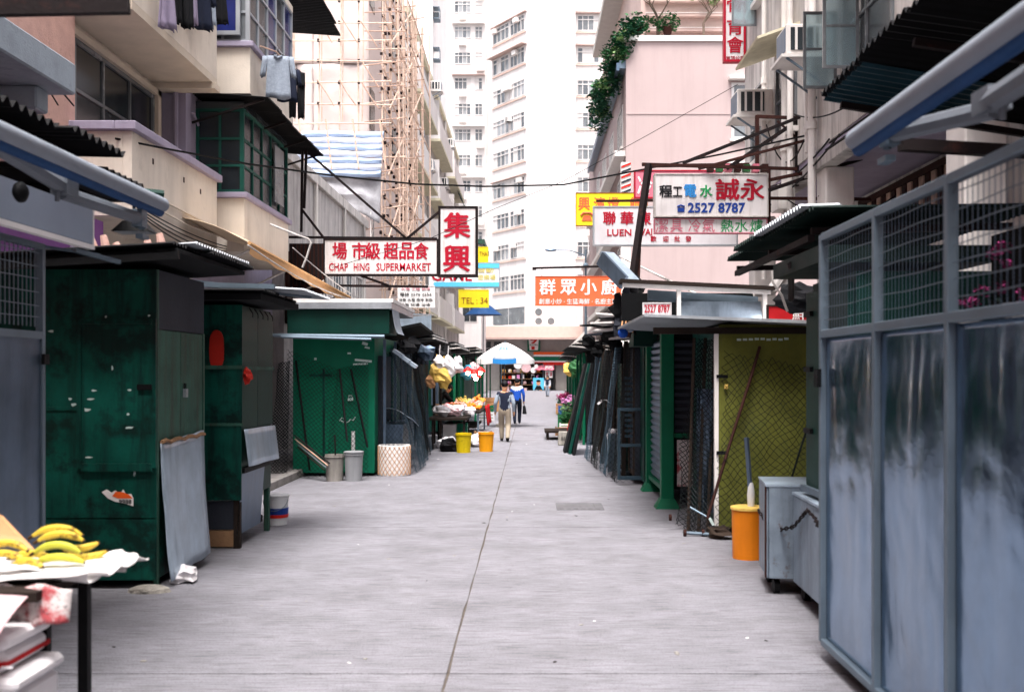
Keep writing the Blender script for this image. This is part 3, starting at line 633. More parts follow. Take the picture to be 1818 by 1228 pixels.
v = thing('hanging_creeper', (4.2, 49, 12), 'dark green creeper hanging down the corner of the pink block', 'creeper')
b = MB(); bp = MB(); bd = MB(); st = MB()
line = [P(1120, 62, 48.4), P(1100, 85, 48.6), P(1090, 110, 49), P(1082, 135, 49.5), P(1076, 160, 50), P(1068, 185, 50.5), P(1060, 203, 51)]
for i, c in enumerate(line):
    r = (.3, .42, .5, .5, .45, .38, .25)[i]
    for q in range(9):
        cc = c+Vector((random.uniform(-r, r)*.9, random.uniform(-.7, .7), random.uniform(-.7, .7))); pts = cloud(cc, (.36, .36, .36), 80)
        leaves((b, bd, bd, bd)[random.randrange(4)] if q else bp, pts, .16)
for c in (P(1150, 40, 49), P(1135, 52, 48.6), P(1180, 50, 49)): leaves(b, cloud(c, (.5, .4, .3), 130), .14)
for k in range(6): st.tube([line[j]+Vector((random.uniform(-.4, .4), .2, 0)) for j in range(len(line))], .03, 5)
st.build('stem', 'bark', v); b.build('foliage', 'leaf', v, kind='stuff'); bd.build('foliage', 'leaf_dark', v, kind='stuff'); bp.build('foliage', 'leaf_pale', v, kind='stuff')
def small_tree(base, h, spread, label, nm, n=420, seed=1):
    random.seed(seed); t = thing(nm, base, label, 'tree'); tr = MB(); fo = MB(); base = Vector(base); tips = []
    def grow(p, d, l, r, lev):
        q = p+d*l; mid = p.lerp(q, .5)+Vector((random.uniform(-.1, .1), random.uniform(-.1, .1), 0))*l*.5; tr.tube([p, mid, q], [r, r*.8, r*.6], 6)
        if lev == 0: tips.append(q); return
        for k in range(random.choice((2, 3, 3))):
            a = random.random()*6.28; e = (d+Vector((math.cos(a), math.sin(a), random.uniform(-.1, .5)))*spread).normalized(); grow(q, e, l*random.uniform(.6, .85), r*.58, lev-1)
    grow(base, Vector((0, 0, 1)), h*.3, h*.022, 4)
    for tp_ in tips: leaves(fo, cloud(tp_, (h*.06,)*3, max(6, n//len(tips))), h*.045)
    tr.build('trunk', 'bark', t, smooth=True); fo.build('crown', 'leaf_pale', t, kind='stuff'); random.seed(seed+100)
small_tree((6.0, 49, 17.4), 3.6, .85, 'sparse leafy shrub tree on the pink block roof, next to the creeper', 'roof_tree', 900, 3)
small_tree((8.2, 49.4, 17.4), 3.4, .95, 'sparse leafy shrub tree on the pink block roof, farther from the creeper', 'roof_tree', 700, 5)
for k, (px, lb) in enumerate(((1130, 'leafy plant at the roof parapet left of the shrub trees'), (1185, 'leafy plant at the roof parapet right of the shrub trees'))):
    c = P(px, 52, 48.7); v = thing('roof_plant', c, lb, 'plant'); b = MB(); leaves(b, cloud(c+Vector((0, 0, .3)), (.6, .4, .5), 260), .16); b.build('foliage', 'leaf', v, kind='stuff'); MB().lathe([(.18, 0), (.25, .35)], c-Vector((0, 0, .25)), 12).build('pot', 'rust_steel', v)
t = thing('far_right_house', (5, 90, 0), 'plain beige house beyond the pink block on the right', 'building')
part('wall', 'pink_wall', t, (5.2, 18, 80, 104, 0, 12)); part('coping', 'trim_white', t, (5.0, 18, 79.9, 104, 12.003, 12.3))
for y in (82, 88, 94): window(t, -y-3, -y, 5, 7, (5.2, 0, 0), (0, -1, 0), 'frame_far', 'win_grey', cols=3)
t = thing('sloping_roof_house', (3.9, 62, 0), 'low shop with a pale sloping plank roof beside the orange sign', 'building')
part('wall', 'shop_tile', t, (3.5, 4.38, 56, 70, 0, 3.4))
for i in range(9): MB().hexa([(2.6, 56+i*1.5, 3.5), (4.35, 56+i*1.5, 5.3), (4.35, 57.45+i*1.5, 5.3), (2.6, 57.45+i*1.5, 3.5), (2.6, 56+i*1.5, 3.6), (4.35, 56+i*1.5, 5.4), (4.35, 57.45+i*1.5, 5.4), (2.6, 57.45+i*1.5, 3.6)]).build('roof_plank', 'shop_tile', t)
lp = thing('street_lamp', (P(1040, 0, 52).x, 52, 0), 'slim grey street lamp with a single arm by the orange sign', 'street lamp')
xl = P(1040, 0, 52).x; MB().tube([(xl, 52, 0), (xl, 52, 8.0)], [.08, .05], 8).build('pole', 'galv_frame', lp); MB().tube([(xl, 52, 7.7), (xl-.8, 51.9, 7.95), (xl-1.5, 51.8, 7.95)], .03, 6).build('arm', 'galv_frame', lp)
MB().blob((xl-1.75, 51.8, 7.95), .3, 10, 6, 0, (1, .4, .28)).build('lamp_head', 'galv_dull', lp, smooth=True); MB().blob((xl, 52, 7.2), .14, 8, 6, 0).build('finial', 'galv_frame', lp)
# ---------------------------------------------------------------- signs over the street
def board(nm, label, px0, px1, py0, py1, D, m, fm='dark_steel', th=.16, fw=.035, cat='sign'):
    x0, x1 = P(px0, 0, D).x, P(px1, 0, D).x; z1, z0 = ZZ(py0, D), ZZ(py1, D)
    t = thing(nm, ((x0+x1)/2, D, z0), label, cat)
    part('panel', m, t, (x0+fw, x1-fw, D, D+th, z0+fw, z1-fw))
    part('frame', fm, t, (x0, x1, D-.012, D+th+.012, z0, z0+fw-.002), (x0, x1, D-.012, D+th+.012, z1-fw+.002, z1), (x0, x0+fw-.002, D-.012, D+th+.012, z0+fw, z1-fw), (x1-fw+.002, x1, D-.012, D+th+.012, z0+fw, z1-fw))
    return t
def tx(t, s, m, px0, px1, py0, py1, D, bold=.03, nm='lettering'):
    text(s, t, m, P(px0, 0, D).x, P(px1, 0, D).x, ZZ(py1, D), ZZ(py0, D), D-.001, nm, bold, depth=.008)
def row(t, chars, m, centers, hw, py0, py1, D, bold=.03):
    for c, x in zip(chars, centers):
        mm = m if isinstance(m, str) else m[chars.index(c)]; tx(t, c, mm, x-hw, x+hw, py0, py1, D, bold)
D = 22
t = board('supermarket_sign', 'white supermarket sign box with red Chinese and English lettering', 574, 778, 424, 489, D, 'sign_white', th=.22)
row(t, '場市級超品食', 'sign_red', (603, 638, 662, 694, 722, 748), 12.5, 431, 460, D, .035)
for s, a, c_ in (('CHAP', 584, 618), ('HING', 628, 656), ('SUPERMARKET', 668, 765)): tx(t, s, 'sign_red', a, c_, 467, 481, D, .012)
part('side_panel', 'rust_steel', t, (P(513, 0, D).x, P(574, 0, D).x, D+.02, D+.2, ZZ(520, D), ZZ(432, D)))
for i in range(8): part('side_slat', 'dark_steel', t, (P(515+i*7.4, 0, D).x, P(519+i*7.4, 0, D).x, D-.005, D+.017, ZZ(518-random.random()*14, D), ZZ(433, D)))
b = MB()
for (a, c_) in (((537, 268), (535, 412)), ((544, 268), (540, 370)), ((548, 272), (722, 424)), ((722, 424), (780, 376)), ((536, 372), (573, 420)), ((513, 421), (776, 424)), ((640, 489), (690, 507)), ((600, 507), (760, 509))): b.beam(P(*a, D+.1), P(*c_, D+.1), .05)
split(b, 'sign_bracket', 'dark_steel', t)
t = board('hanging_sign', 'upright white sign box with two large red Chinese characters', 778, 848, 366, 491, D, 'sign_white', th=.22, fw=.05)
tx(t, '集', 'sign_red', 789, 834, 378, 422, D, .04); tx(t, '興', 'sign_red', 788, 834, 436, 482, D, .04)
t = board('game_sign', 'white sign with blue bands and red letters behind the supermarket sign', 760, 887, 466, 511, 40, 'pure_white', 'alu')
for py in (468, 501): part('band', 'sign_cyan', t, (P(770, 0, 40).x, P(886, 0, 40).x, 39.97, 39.995, ZZ(py+8, 40), ZZ(py, 40)))
tx(t, 'GAME', 'sign_red', 766, 838, 478, 499, 39.99, .02); tx(t, '自動', 'sign_gold', 850, 876, 474, 484, 39.99, .01); tx(t, '遊樂場', 'sign_gold', 848, 880, 487, 497, 39.99, .01)
t = board('yellow_banner', 'yellow telephone banner below the blue banded sign', 814, 868, 514, 546, 58, 'sign_yellow', 'sign_yellow', th=.05)
tx(t, 'TEL : 34', 'sign_ink', 819, 866, 528, 539, 57.99, .0)
t = board('yellow_banner', 'small yellow banner right of the upright red lettered sign', 843, 867, 438, 466, 60, 'sign_yellow', 'sign_yellow', th=.05)
tx(t, 'A THAI', 'sign_ink', 845, 866, 447, 454, 59.99, .0)
t = board('cloth_notice', 'pale cloth notice with small black characters under the supermarket sign', 706, 772, 507, 546, 31, 'pure_white', 'pure_white', th=.02, fw=.02)
tx(t, '電話 2576 2254', 'sign_black', 710, 766, 519, 525, 30.99, .0); tx(t, '水喉 工程 裝修', 'sign_pink', 712, 764, 510, 515, 30.99, .0); tx(t, '冷氣 水電 維修 安裝', 'sign_black', 708, 768, 529, 534, 30.99, .0); tx(t, '通渠 防漏 油漆', 'sign_black', 710, 764, 538, 543, 30.99, .0)
D = 17
t = board('plumber_sign', 'large white sign with coloured characters and a blue telephone number', 1162, 1364, 308, 385, D, 'sign_white', 'old_white', th=.2, fw=.02)
for c, a, b_, m, y0, y1 in (('程', 1171, 1193, 'sign_black', 329, 350), ('工', 1195, 1211, 'sign_black', 332, 349), ('電', 1215, 1236, 'sign_sky', 328, 350), ('水', 1243, 1264, 'sign_green', 329, 350), ('誠', 1271, 1312, 'sign_red', 318, 355), ('永', 1315, 1356, 'sign_red', 318, 355)): tx(t, c, m, a, b_, y0, y1, D, .035)
tx(t, '2527 8787', 'sign_blue', 1221, 1323, 360, 378, D, .025)
b = MB(); q = P(1209, 371, D); b.box(q.x-.055, q.x+.055, D-.012, D-.001, q.z-.05, q.z+.02); b.tube([(q.x-.06, D-.007, q.z+.035), (q.x, D-.007, q.z+.06), (q.x+.06, D-.007, q.z+.035)], .014, 6); b.build('telephone_mark', 'sign_blue', t)
t = board('heater_sign', 'thin lettered white strip hung below the blue telephone number sign', 1162, 1362, 388, 414, D+.05, 'sign_white', 'sign_pink', th=.14, fw=.012)
for c, a, m in (('潔', 1164, 'sign_pink'), ('具', 1190, 'sign_pink'), ('冷', 1222, 'sign_pink'), ('氣', 1247, 'sign_pink'), ('熱', 1280, 'sign_green'), ('水', 1305, 'sign_green'), ('爐', 1332, 'sign_green')): tx(t, c, m, a, a+22, 389, 412, D+.05, .0)
D = 22.5
t = board('frozen_meat_sign', 'long white sign with red lettering behind the blue telephone number sign', 1053, 1310, 366, 436, D, 'sign_pale', 'alu', th=.2, fw=.03)
row(t, '聯華凍', 'sign_red', (1082, 1113, 1144), 11, 376, 399, D, .035); tx(t, 'LUEN', 'sign_red', 1078, 1121, 407, 419, D, .02); tx(t, 'WAI', 'sign_red', 1130, 1158, 406, 418, D, .02)
row(t, '歡迎批發', 'sign_red', (1160, 1182, 1202, 1222), 5, 419, 429, D, .02)
D = 30
t = board('yellow_sign', 'yellow sign with red characters and a telephone symbol', 1022, 1150, 342, 401, D, 'sign_yellow', 'sign_ink', th=.1, fw=.02)
row(t, '興濱燈飾', 'sign_orange', (1037, 1064, 1089, 1128), 10, 350, 373, D, .02)
b = MB(); q = P(1042, 386, D); b.prism([(q.x-.15, D-.015, q.z-.1), (q.x+.15, D-.015, q.z-.1), (q.x+.09, D-.015, q.z+.06), (q.x-.09, D-.015, q.z+.06)], (0, .012, 0)); b.tube([(q.x-.17, D-.01, q.z+.06), (q.x-.1, D-.01, q.z+.13), (q.x+.1, D-.01, q.z+.13), (q.x+.17, D-.01, q.z+.06)], .035, 6); b.build('telephone_mark', 'sign_orange', t)
t = board('pink_sign', 'faded pink sign mostly hidden behind the white signs', 1126, 1292, 302, 352, 27, 'sign_pink', 'sign_red', th=.15)
tx(t, '冷', 'pure_white', 1132, 1158, 312, 346, 27, .03)
D = 30
t = board('orange_banner', 'orange banner with white Chinese characters over the right stalls', 950, 1103, 490, 543, D, 'sign_orange', 'sign_orange', th=.04, fw=.02)
row(t, '群眾小廚', 'pure_white', (972, 1009, 1045, 1082), 14, 496, 523, D, .03); tx(t, '創意小炒 · 生猛海鮮 · 名廚主理', 'pure_white', 957, 1096, 530, 540, D, .01)
b = MB(); b.beam(P(946, 476, D+.1), P(1110, 472, D+.1), .06); b.box(P(945, 0, D).x, P(952, 0, D).x, D, D+.15, ZZ(479, D), ZZ(474, D)); 
for px in (962, 1040, 1090): b.beam(P(px, 476, D+.05), P(px, 490, D+.05), .015)
split(b, 'banner_pole', 'dark_steel', t)
D = 21.2
t = board('vertical_sign', 'tall narrow white sign with red border and red characters', 1285, 1324, -45, 110, D, 'sign_white', 'sign_red', th=.14, fw=.045)
for c, y0 in (('骨', -6), ('育', 34), ('會', 66)): tx(t, c, 'sign_red', 1291, 1319, y0, y0+28, D, .02)
tx(t, '有限公司', 'sign_red', 1289, 1321, 100, 107, D, .0)
b = MB(); 
for z in (8.4, 10.2): b.beam((4.38, D+.07, z), (4.6, D+.07, z), .04)
split(b, 'bracket', 'dark_steel', t)
t = thing('sign_gantry', (2, 16.6, 2.5), 'rusty steel frame carrying the white signs on the right', 'frame')
b = MB(); D = 17.3
for (a, c_, d0, d1, w_) in (((1152, 292), (1122, 500), 16.6, 16.2, .09), ((1140, 292), (1415, 300), 16.6, 17, .05), ((1150, 295), (1330, 292), 17.3, 17.4, .05), ((1212, 290), (1420, 208), 17, 17, .05), ((1240, 300), (1560, 215), 17, 16, .04),
    ((1344, 205), (1344, 312), 17.4, 17.4, .06), ((1415, 205), (1415, 330), 17.2, 17.2, .06), ((1344, 207), (1420, 210), 17.4, 17.2, .05), ((1365, 300), (1365, 420), 17.2, 17.2, .05), ((1365, 338), (1550, 275), 17, 16, .05), ((1362, 352), (1545, 354), 17.2, 16, .05), ((1365, 320), (1480, 296), 17, 16.5, .05), ((1290, 300), (1420, 212), 17.2, 17.2, .06), ((1060, 357), (1162, 356), 22.3, 20, .05), ((1135, 440), (1133, 492), 16.4, 16.3, .05), ((1478, 300), (1455, 350), 16, 16, .05), ((1380, 215), (1414, 245), 17.2, 17.2, .03)):
    b.beam(P(*a, d0), P(*c_, d1), w_)
for k, s in enumerate((b.v[i:i+8] for i in range(0, len(b.v), 8))): MB().hexa(s).build('bar', 'rust_steel' if k % 3 else 'dark_steel', t)
for k in range(7): part('flower_pot', ('rust_steel', 'leaf', 'sign_pink')[k % 3], t, (P(1255+k*16, 0, 17.3).x, P(1266+k*16, 0, 17.3).x, 17.2, 17.35, ZZ(306, 17.3), ZZ(306-random.uniform(6, 14), 17.3)))
t = thing('barber_column', (P(1112, 0, 34).x, 34, 0), 'pillar with red and grey slanted stripes behind the signs', 'column')
x0, x1 = P(1103, 0, 34).x, P(1120, 0, 34).x; part('shaft', 'trim_white', t, (x0, x1, 34, 34.4, 0, ZZ(288, 34)))
for k in range(6):
    z = ZZ(345, 34)+k*.17; MB().prism([(x0, 33.99, z), (x1, 33.99, z+.12), (x1, 33.99, z+.19), (x0, 33.99, z+.07)], (0, -.01, 0)).build('stripe', 'seven_red' if k % 2 else 'grey_board', t)
# overhead cables
K = 'black_iron'
wire('overhead_cable', sagline(P(205, 246, 13.8), P(1000, 330, 19), .0)[:1]+[P(x, y, d) for x, y, d in ((300, 265, 14.5), (440, 291, 15.5), (600, 313, 16.5), (740, 327, 17.3), (860, 331, 18), (1000, 328, 18), (1120, 305, 17.5), (1280, 274, 17), (1420, 243, 16.6), (1560, 213, 16))], .016, K, 'thick black cable strung across the whole street')
wire('overhead_cable', [P(x, y, 20) for x, y in ((590, 475), (760, 425), (880, 370), (1000, 322), (1150, 240), (1310, 150))], .006, K, 'thin cable rising from the supermarket sign towards the pink wall')
wire('overhead_cable', [P(x, y, 12) for x, y in ((480, 398), (530, 418), (548, 424), (552, 432), (545, 455), (537, 475))], .012, 'old_white', 'white loose cable drooping left of the supermarket sign')
wire('overhead_cable', sagline(P(440, 435, 15), P(620, 530, 23), .1), .012, 'old_white', 'pale cable running along the tan awning')
wire('overhead_cable', sagline(P(520, 440, 16), P(645, 535, 24), .05), .01, 'old_white', 'pale cable just beyond the tan awning edge')
wire('overhead_cable', [P(x, y, 11) for x, y in ((1370, 478), (1372, 500), (1388, 525), (1398, 553))], .014, 'old_white', 'white cable hanging under the right green roof')
wire('overhead_cable', sagline(P(1100, 455, 22), P(1290, 548, 14), .0), .02, 'old_white', 'pale pole slanting down behind the white signs', 'pole')
# ---------------------------------------------------------------- more materials for the stalls and goods
mat('net_dark', '101517', .6, .3, var=.2, bump=0); mat('net_blue', '34444f', .5, .5, var=.2, bump=0); mat('net_rust', '3a2f28', .7, .3, var=.3, bump=0)
flat('chip_white', 'b9c9c4', .7); flat('sticker', 'd9d3d0', .6)
mat('red_plastic', 'a8261c', .45, var=.2, bump=.05); mat('orange_tub', 'd87a18', .45, var=.12, bump=.05, streak=.2, scol='8a4a12'); mat('yellow_tub', 'd2b618', .4, var=.12, streak=.35, scol='7a6410', spots=.4, pcol='6a5a20', pscale=7); mat('amber_tub', 'dd9416', .45, var=.1, streak=.2, scol='a05f10')
mat('pail_grey', '8c8d90', .5, var=.1, streak=.3, scol='55565a'); mat('pail_stone', '8f8a84', .7, var=.25, bump=.2, streak=.4); mat('pail_white', 'cfcfd0', .4, var=.06)
mat('plastic_white', 'd8d3d4', .35, var=.08, scale=6, bump=.5, bscale=18); mat('plastic_pink', 'd7b3b6', .35, var=.25, scale=6, bump=.4, bscale=18); mat('bag_yellow', 'd9b45e', .4, var=.25, scale=8, bump=.4, bscale=20)
mat('paper', 'dcd8d6', .8, var=.06, bump=.1); mat('newsprint', 'c9bfbd', .8, var=.25, scale=14, bump=0, spots=.9, pcol='9a1f2a', pscale=5, plo=.5, speck=.9, scol='2a2a30'); mat('cardboard', 'b98a62', .85, var=.12); mat('foam', 'dcd8da', .7, var=.04, bump=.15, bscale=120)
mat('banana', 'c2a63a', .5, var=.18, scale=9, bump=.05, spots=.85, pcol='5a3c18', pscale=22, plo=.54); mat('banana_tip', '3d2a18', .8); mat('banana_green', 'adab3c', .5, var=.15, scale=9, bump=.05)
mat('wood', '8a6a4e', .8, var=.25, scale=6, bump=.3, stretch=(1, 8, 1)); mat('dark_wood', '261e1a', .85, var=.3, bump=.3); mat('cement', '8d8880', .95, var=.35, scale=12, bump=.9, bscale=30)
mat('skin', 'c08a6a', .55, var=.08, bump=0); mat('hair', '121013', .6, var=.3, bump=.3, bscale=80)
mat('navy_cloth', '1d2233', .85, var=.2, bump=.3, bscale=14); mat('blue_cloth', '1f4fae', .7, var=.15, bump=.3, bscale=14); mat('white_cloth', 'cfd2da', .8, var=.08, bump=.3, bscale=14); mat('khaki_cloth', '9c8f7e', .85, var=.12, bump=.3, bscale=14); mat('black_cloth', '141417', .85, var=.3, bump=.3, bscale=14)
mat('grey_cloth', '8d96a3', .85, var=.2, scale=20, bump=.3); mat('denim', '2b3e66', .85, var=.2, bump=.3); mat('maroon_cloth', '6d1f38', .8, var=.2); mat('red_cloth', 'a8161c', .75, var=.2, bump=.3, bscale=10); mat('mauve_cloth', '8a7f95', .85, var=.2); mat('shoe', '15120f', .5)
mat('fruit_mix', 'd98a3a', .45, var=.55, scale=14, bump=.0); mat('fruit_orange', 'd9771c', .45, var=.2); mat('fruit_yellow', 'd8c26a', .45, var=.2); mat('fruit_pink', 'cf9a8a', .5, var=.3); mat('fruit_green', '6f9a3a', .5, var=.3)
mat('bloom_magenta', 'a81f62', .6, var=.35, scale=20, bump=0); mat('bloom_pink', 'd58fc0', .6, var=.3, scale=20, bump=0); mat('bloom_white', 'ddd6dc', .6, var=.1, bump=0)
mat('lamp_red', 'c8201c', .4, var=.1, bump=0); mat('bulb', 'ffe9cf', .3, var=0, bump=0, emit=14.)
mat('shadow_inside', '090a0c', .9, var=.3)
# ---------------------------------------------------------------- left: wire cabinet, fascia, folded awning, black roof
XL = -3.28
t = thing('wire_cabinet', (XL, 5.8, 0), 'tall galvanised cabinet with barred top at the left edge', 'stall')
for i, y in enumerate((4.4, 5.26, 6.13)):
    part('metal_panel', 'galv_dull', t, (XL-.015, XL, y+.02, y+.84, .18, 2.12)); b = MB()
    for k in range(14): b.box(XL-.012, XL-.006, y+.05+k*.056, y+.056+k*.056, 2.2, 2.72)
    for k in range(6): b.tube([(XL-.009, y+.03, 2.26+k*.085), (XL-.009, y+.84, 2.26+k*.085+random.uniform(-.01, .01))], .004, 4)
    b.build('wire_grille', 'galv_frame', t)
part('frame', 'galv_frame', t, *[(XL-.035, XL+.012, y-.02, y+.02, .1, 2.76) for y in (4.4, 5.26, 6.13, 7.0)], (XL-.035, XL+.011, 4.421, 6.979, 2.72, 2.76), (XL-.035, XL+.011, 4.421, 6.979, 2.12, 2.17), (XL-.035, XL+.011, 4.421, 6.979, .13, .17))
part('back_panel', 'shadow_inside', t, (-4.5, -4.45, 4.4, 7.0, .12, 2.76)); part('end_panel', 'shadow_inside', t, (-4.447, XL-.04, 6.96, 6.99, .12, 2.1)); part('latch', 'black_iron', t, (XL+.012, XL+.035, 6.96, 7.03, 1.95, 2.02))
b = MB()
for i, (y, z) in enumerate(((5.9, 2.46), (6.15, 2.2))):
    q = thing('plastic_basket', (-3.7, y, z), ('white plastic basket high inside the left cabinet', 'white plastic basket low inside the left cabinet')[i], 'basket'); b = MB()
    for k in range(5): b.box(-3.9+k*.09, -3.85+k*.09, y-.2, y-.19, z-.02, z+.14)
    b.box(-3.92, -3.4, y-.2, y+.1, z-.05, z-.02); b.box(-3.92, -3.4, y-.205, y-.185, z+.11, z+.15); b.build('basket_body', 'plastic_white', q)
t = thing('fascia_board', (-3.1, 6, 2.8), 'plain blue grey board above the left wire cabinet', 'board')
part('board', 'fascia', t, (-3.14, -3.1, 4.2, 7.38, 2.8, 3.05), bevel=.004); part('edge_trim', 'pure_white', t, (-3.145, -3.095, 4.2, 7.4, 2.765, 2.797), (-3.143, -3.098, 7.383, 7.4, 2.8, 3.05)); b = MB(); b.beam((-3.15, 7.2, 2.74), (-3.0, 7.6, 2.7), .03); b.beam((-3.5, 7.1, 2.78), (-3.1, 7.5, 2.74), .02); split(b, 'fixing', 'galv_frame', t)
def roller(X, y0, y1, Z, side, lb, J):
    t = thing('rolled_awning', (X, (y0+y1)/2, Z), lb, 'awning')
    n = 20
    MB().tube([(X, y0+(y1-y0)*i/n, Z) for i in range(n+1)], .052, 14).build('rolled_canvas', 'awning_white', t, smooth=True)
    MB().tube([(X+side*.02, y0+(y1-y0)*i/n, Z-.05) for i in range(n+1)], .036, 10).build('blue_underside', 'awning_blue', t, smooth=True)
    MB().lathe([(.066, 0), (.066, .03), (.03, .035)], (0, 0, 0), 10)
    b = MB(); a1, el, e2 = J
    b.tube([a1, el], .05, 8); b.build('folding_arm', 'awning_arm', t, smooth=True); MB().tube([el+Vector((side*.02, 0, -.03)), e2], .045, 8).build('folding_arm', 'awning_arm', t, smooth=True)
    MB().blob(el+Vector((side*.12, -.3, -.08)), .06, 14, 10, .05, (.7, 1, 1)).build('gearbox', 'black_iron', t, smooth=True); b = MB(); b.obox(el, (.1, .16, .1)); b.tube([el+Vector((0, -.1, .02)), el+Vector((0, -.1, -.1))], .015, 6); b.build('elbow', 'awning_arm', t)
    b = MB(); b.obox(e2, (.07, .1, .12)); b.tube([e2+Vector((0, .04, -.07)), e2+Vector((0, .04, .1))], .02, 8); b.obox(e2+Vector((0, .05, -.12)), (.05, .12, .03)); b.build('arm_clamp', 'galv_frame', t)
roller(-2.65, 4.3, 7.5, 3.1, -1, 'rolled white awning with folding arm at the upper left', (P(-60, 225, 5.2), P(115, 333, 6.3), P(248, 388, 7.2)))
roller(1.68, 2.6, 5.4, 3.1, 1, 'rolled white awning with folding arm at the upper right', (P(1900, 90, 3.4), P(1760, 180, 4.3), P(1580, 238, 5.2)))
t = thing('black_tin_roof', (-3.9, 6.5, 3.4), 'black corrugated roof with a saw tooth edge at the upper left', 'roof')
roof_sheets(t, (-4.9, 4.2, 3.5), (0, 3.2, 0), (1.98, 0, -.05), 4, 'roof_black', .11, .026, .02, solid=.006)
roof_sheets(t, (-4.9, 7.3, 3.42), (0, .75, 0), (1.9, 0, -.1), 1, 'roof_black', .11, .026, .02)
MB().tube([(-3.3, 7.9, 3.3), (-2.85, 8.1, 3.28)], .03, 8).build('green_pipe', 'green_mid', t); part('roof_beam', 'black_iron', t, (-4.9, -3.0, 7.9, 8.0, 3.2, 3.32), (-3.2, -3.1, 4.3, 7.88, 3.2, 3.32))
t = thing('tin_beam', (-4, 5.6, 4.3), 'dark red steel beam crossing the top left corner', 'beam')
MB().beam((-4.2, 5.3, 3.74), (-2.12, 5.5, 3.85), .05, .12).build('beam', 'dark_steel', t)
t = thing('flood_lamp', P(238, 400, 7.7), 'small black flood lamp above the dark green stall', 'lamp')
q = P(238, 405, 7.7); MB().hexa([q+Vector(v) for v in ((-.14, -.08, -.03), (.14, -.08, -.03), (.14, .1, -.03), (-.14, .1, -.03), (-.07, -.04, .05), (.07, -.04, .05), (.07, .05, .05), (-.07, .05, .05))]).build('housing', 'black_iron', t); part('glass', 'alu', t, (q.x-.12, q.x+.12, q.y-.07, q.y+.09, q.z-.036, q.z-.031)); MB().tube([q+Vector((0, 0, .05)), q+Vector((-.02, .05, .3))], .012, 6).build('arm', 'black_iron', t)
t = thing('purple_shopfront', (-6.2, 11, 0), 'purple painted shopfront under the grey canopy', 'shopfront')
part('wall', 'purple_paint', t, (-6.098, -5.7, 9, 13.9, .125, 3.9)); part('post', 'lavender', t, (-5.697, -5.6, 12.9, 13.0, .125, 3.9))
for k in range(6):
    c = Vector((-4.75+.13*k+(.2 if k > 3 else 0), 11.0, 3.02+.02*(k % 2))); q = MB().tube([c, c+Vector((.02, 0, .12)), c+Vector((-.02, 0, .22+.05*(k % 3)))], [.05, .06, .035], 8).build('pink_finger_glove', 'pink_plaster', org=c, smooth=True); tag(q, ('first', 'second', 'third', 'fourth', 'fifth', 'last')[k]+' from the left of the pink finger shaped goods behind the stall roof', 'glove', 'pink goods above the dark green stall')
# ---------------------------------------------------------------- left: dark green stall with hanging zinc sheet
y0, y1 = 9.13, 10.5
t = thing('green_stall', (-4, 9.8, 0), 'dark scuffed green stall with a zinc sheet hanging on its side', 'stall')
zc = lambda py: H-(py-660)/202.6
xc = lambda px: (px-CX)/202.6
part('body', 'green_dark', t, (-4.9, XL-.03, y0+.02, y1, .07, 2.8))
fp = part('front_panel', 'green_dark', t, (-4.9, XL, y0, y0+.018, .62, 2.8), bevel=.003); part('front_panel', 'green_dark', t, (-4.9, XL, y0+.003, y0+.018, .08, .61))
dr = part('door', 'green_dark', t, (xc(146), xc(272), y0-.016, y0-.001, zc(822), zc(575)))
part('door_frame', 'green_dark', dr, (xc(138), xc(146), y0-.028, y0-.001, zc(830), zc(566)), (xc(272), xc(279)-.002, y0-.028, y0-.001, zc(830), zc(566)), (xc(146)+.001, xc(272)-.001, y0-.028, y0-.001, zc(575), zc(566)), (xc(146)+.001, xc(272)-.001, y0-.03, y0-.001, zc(836), zc(822)))
part('cross_batten', 'green_dark', fp, (-4.9, xc(272), y0-.012, y0-.001, zc(728), zc(722))); part('hasp', 'black_iron', dr, (xc(246), xc(272), y0-.04, y0-.017, zc(692), zc(682)))
for (px, py, w_, h_) in ((91, 588, 12, 5), (146, 697, 6, 3), (125, 708, 10, 4), (130, 718, 12, 6), (157, 727, 15, 6), (167, 693, 14, 4), (163, 708, 15, 4), (231, 692, 10, 3), (229, 735, 11, 4), (231, 759, 20, 4), (201, 653, 4, 10), (160, 811, 16, 3), (239, 838, 6, 12), (188, 562, 5, 4), (265, 560, 5, 4)):
    yq = y0-(.0165 if 146 < px < 272 and 575 < py < 822 else .0005); MB().prism([(xc(px)+math.cos(a)*w_/405*random.uniform(.4, 1.1), yq, zc(py)+math.sin(a)*h_/405*random.uniform(.5, 1.3)) for a in [k_*.785 for k_ in range(8)]], (0, -.003, 0)).build('torn_paper', 'chip_white', fp)
q = [(181, 873), (190, 868), (198, 874), (205, 870), (214, 876), (219, 868), (224, 877), (233, 876), (237, 884), (237, 898), (222, 893), (205, 890), (192, 884)]
st = MB().prism([(xc(a), y0-.001, zc(c)) for a, c in q], (0, -.004, 0)).build('torn_sticker', 'sticker', t); MB().prism([(xc(a), y0-.0055, zc(c)) for a, c in ((200, 880), (206, 872), (219, 873), (230, 878), (236, 884), (210, 884))], (0, -.002, 0)).build('sticker_print', 'seven_orange', st)
text('9988', st, 'sign_black', xc(212), xc(234), zc(894), zc(886), y0-.006, bold=.02, depth=.002)
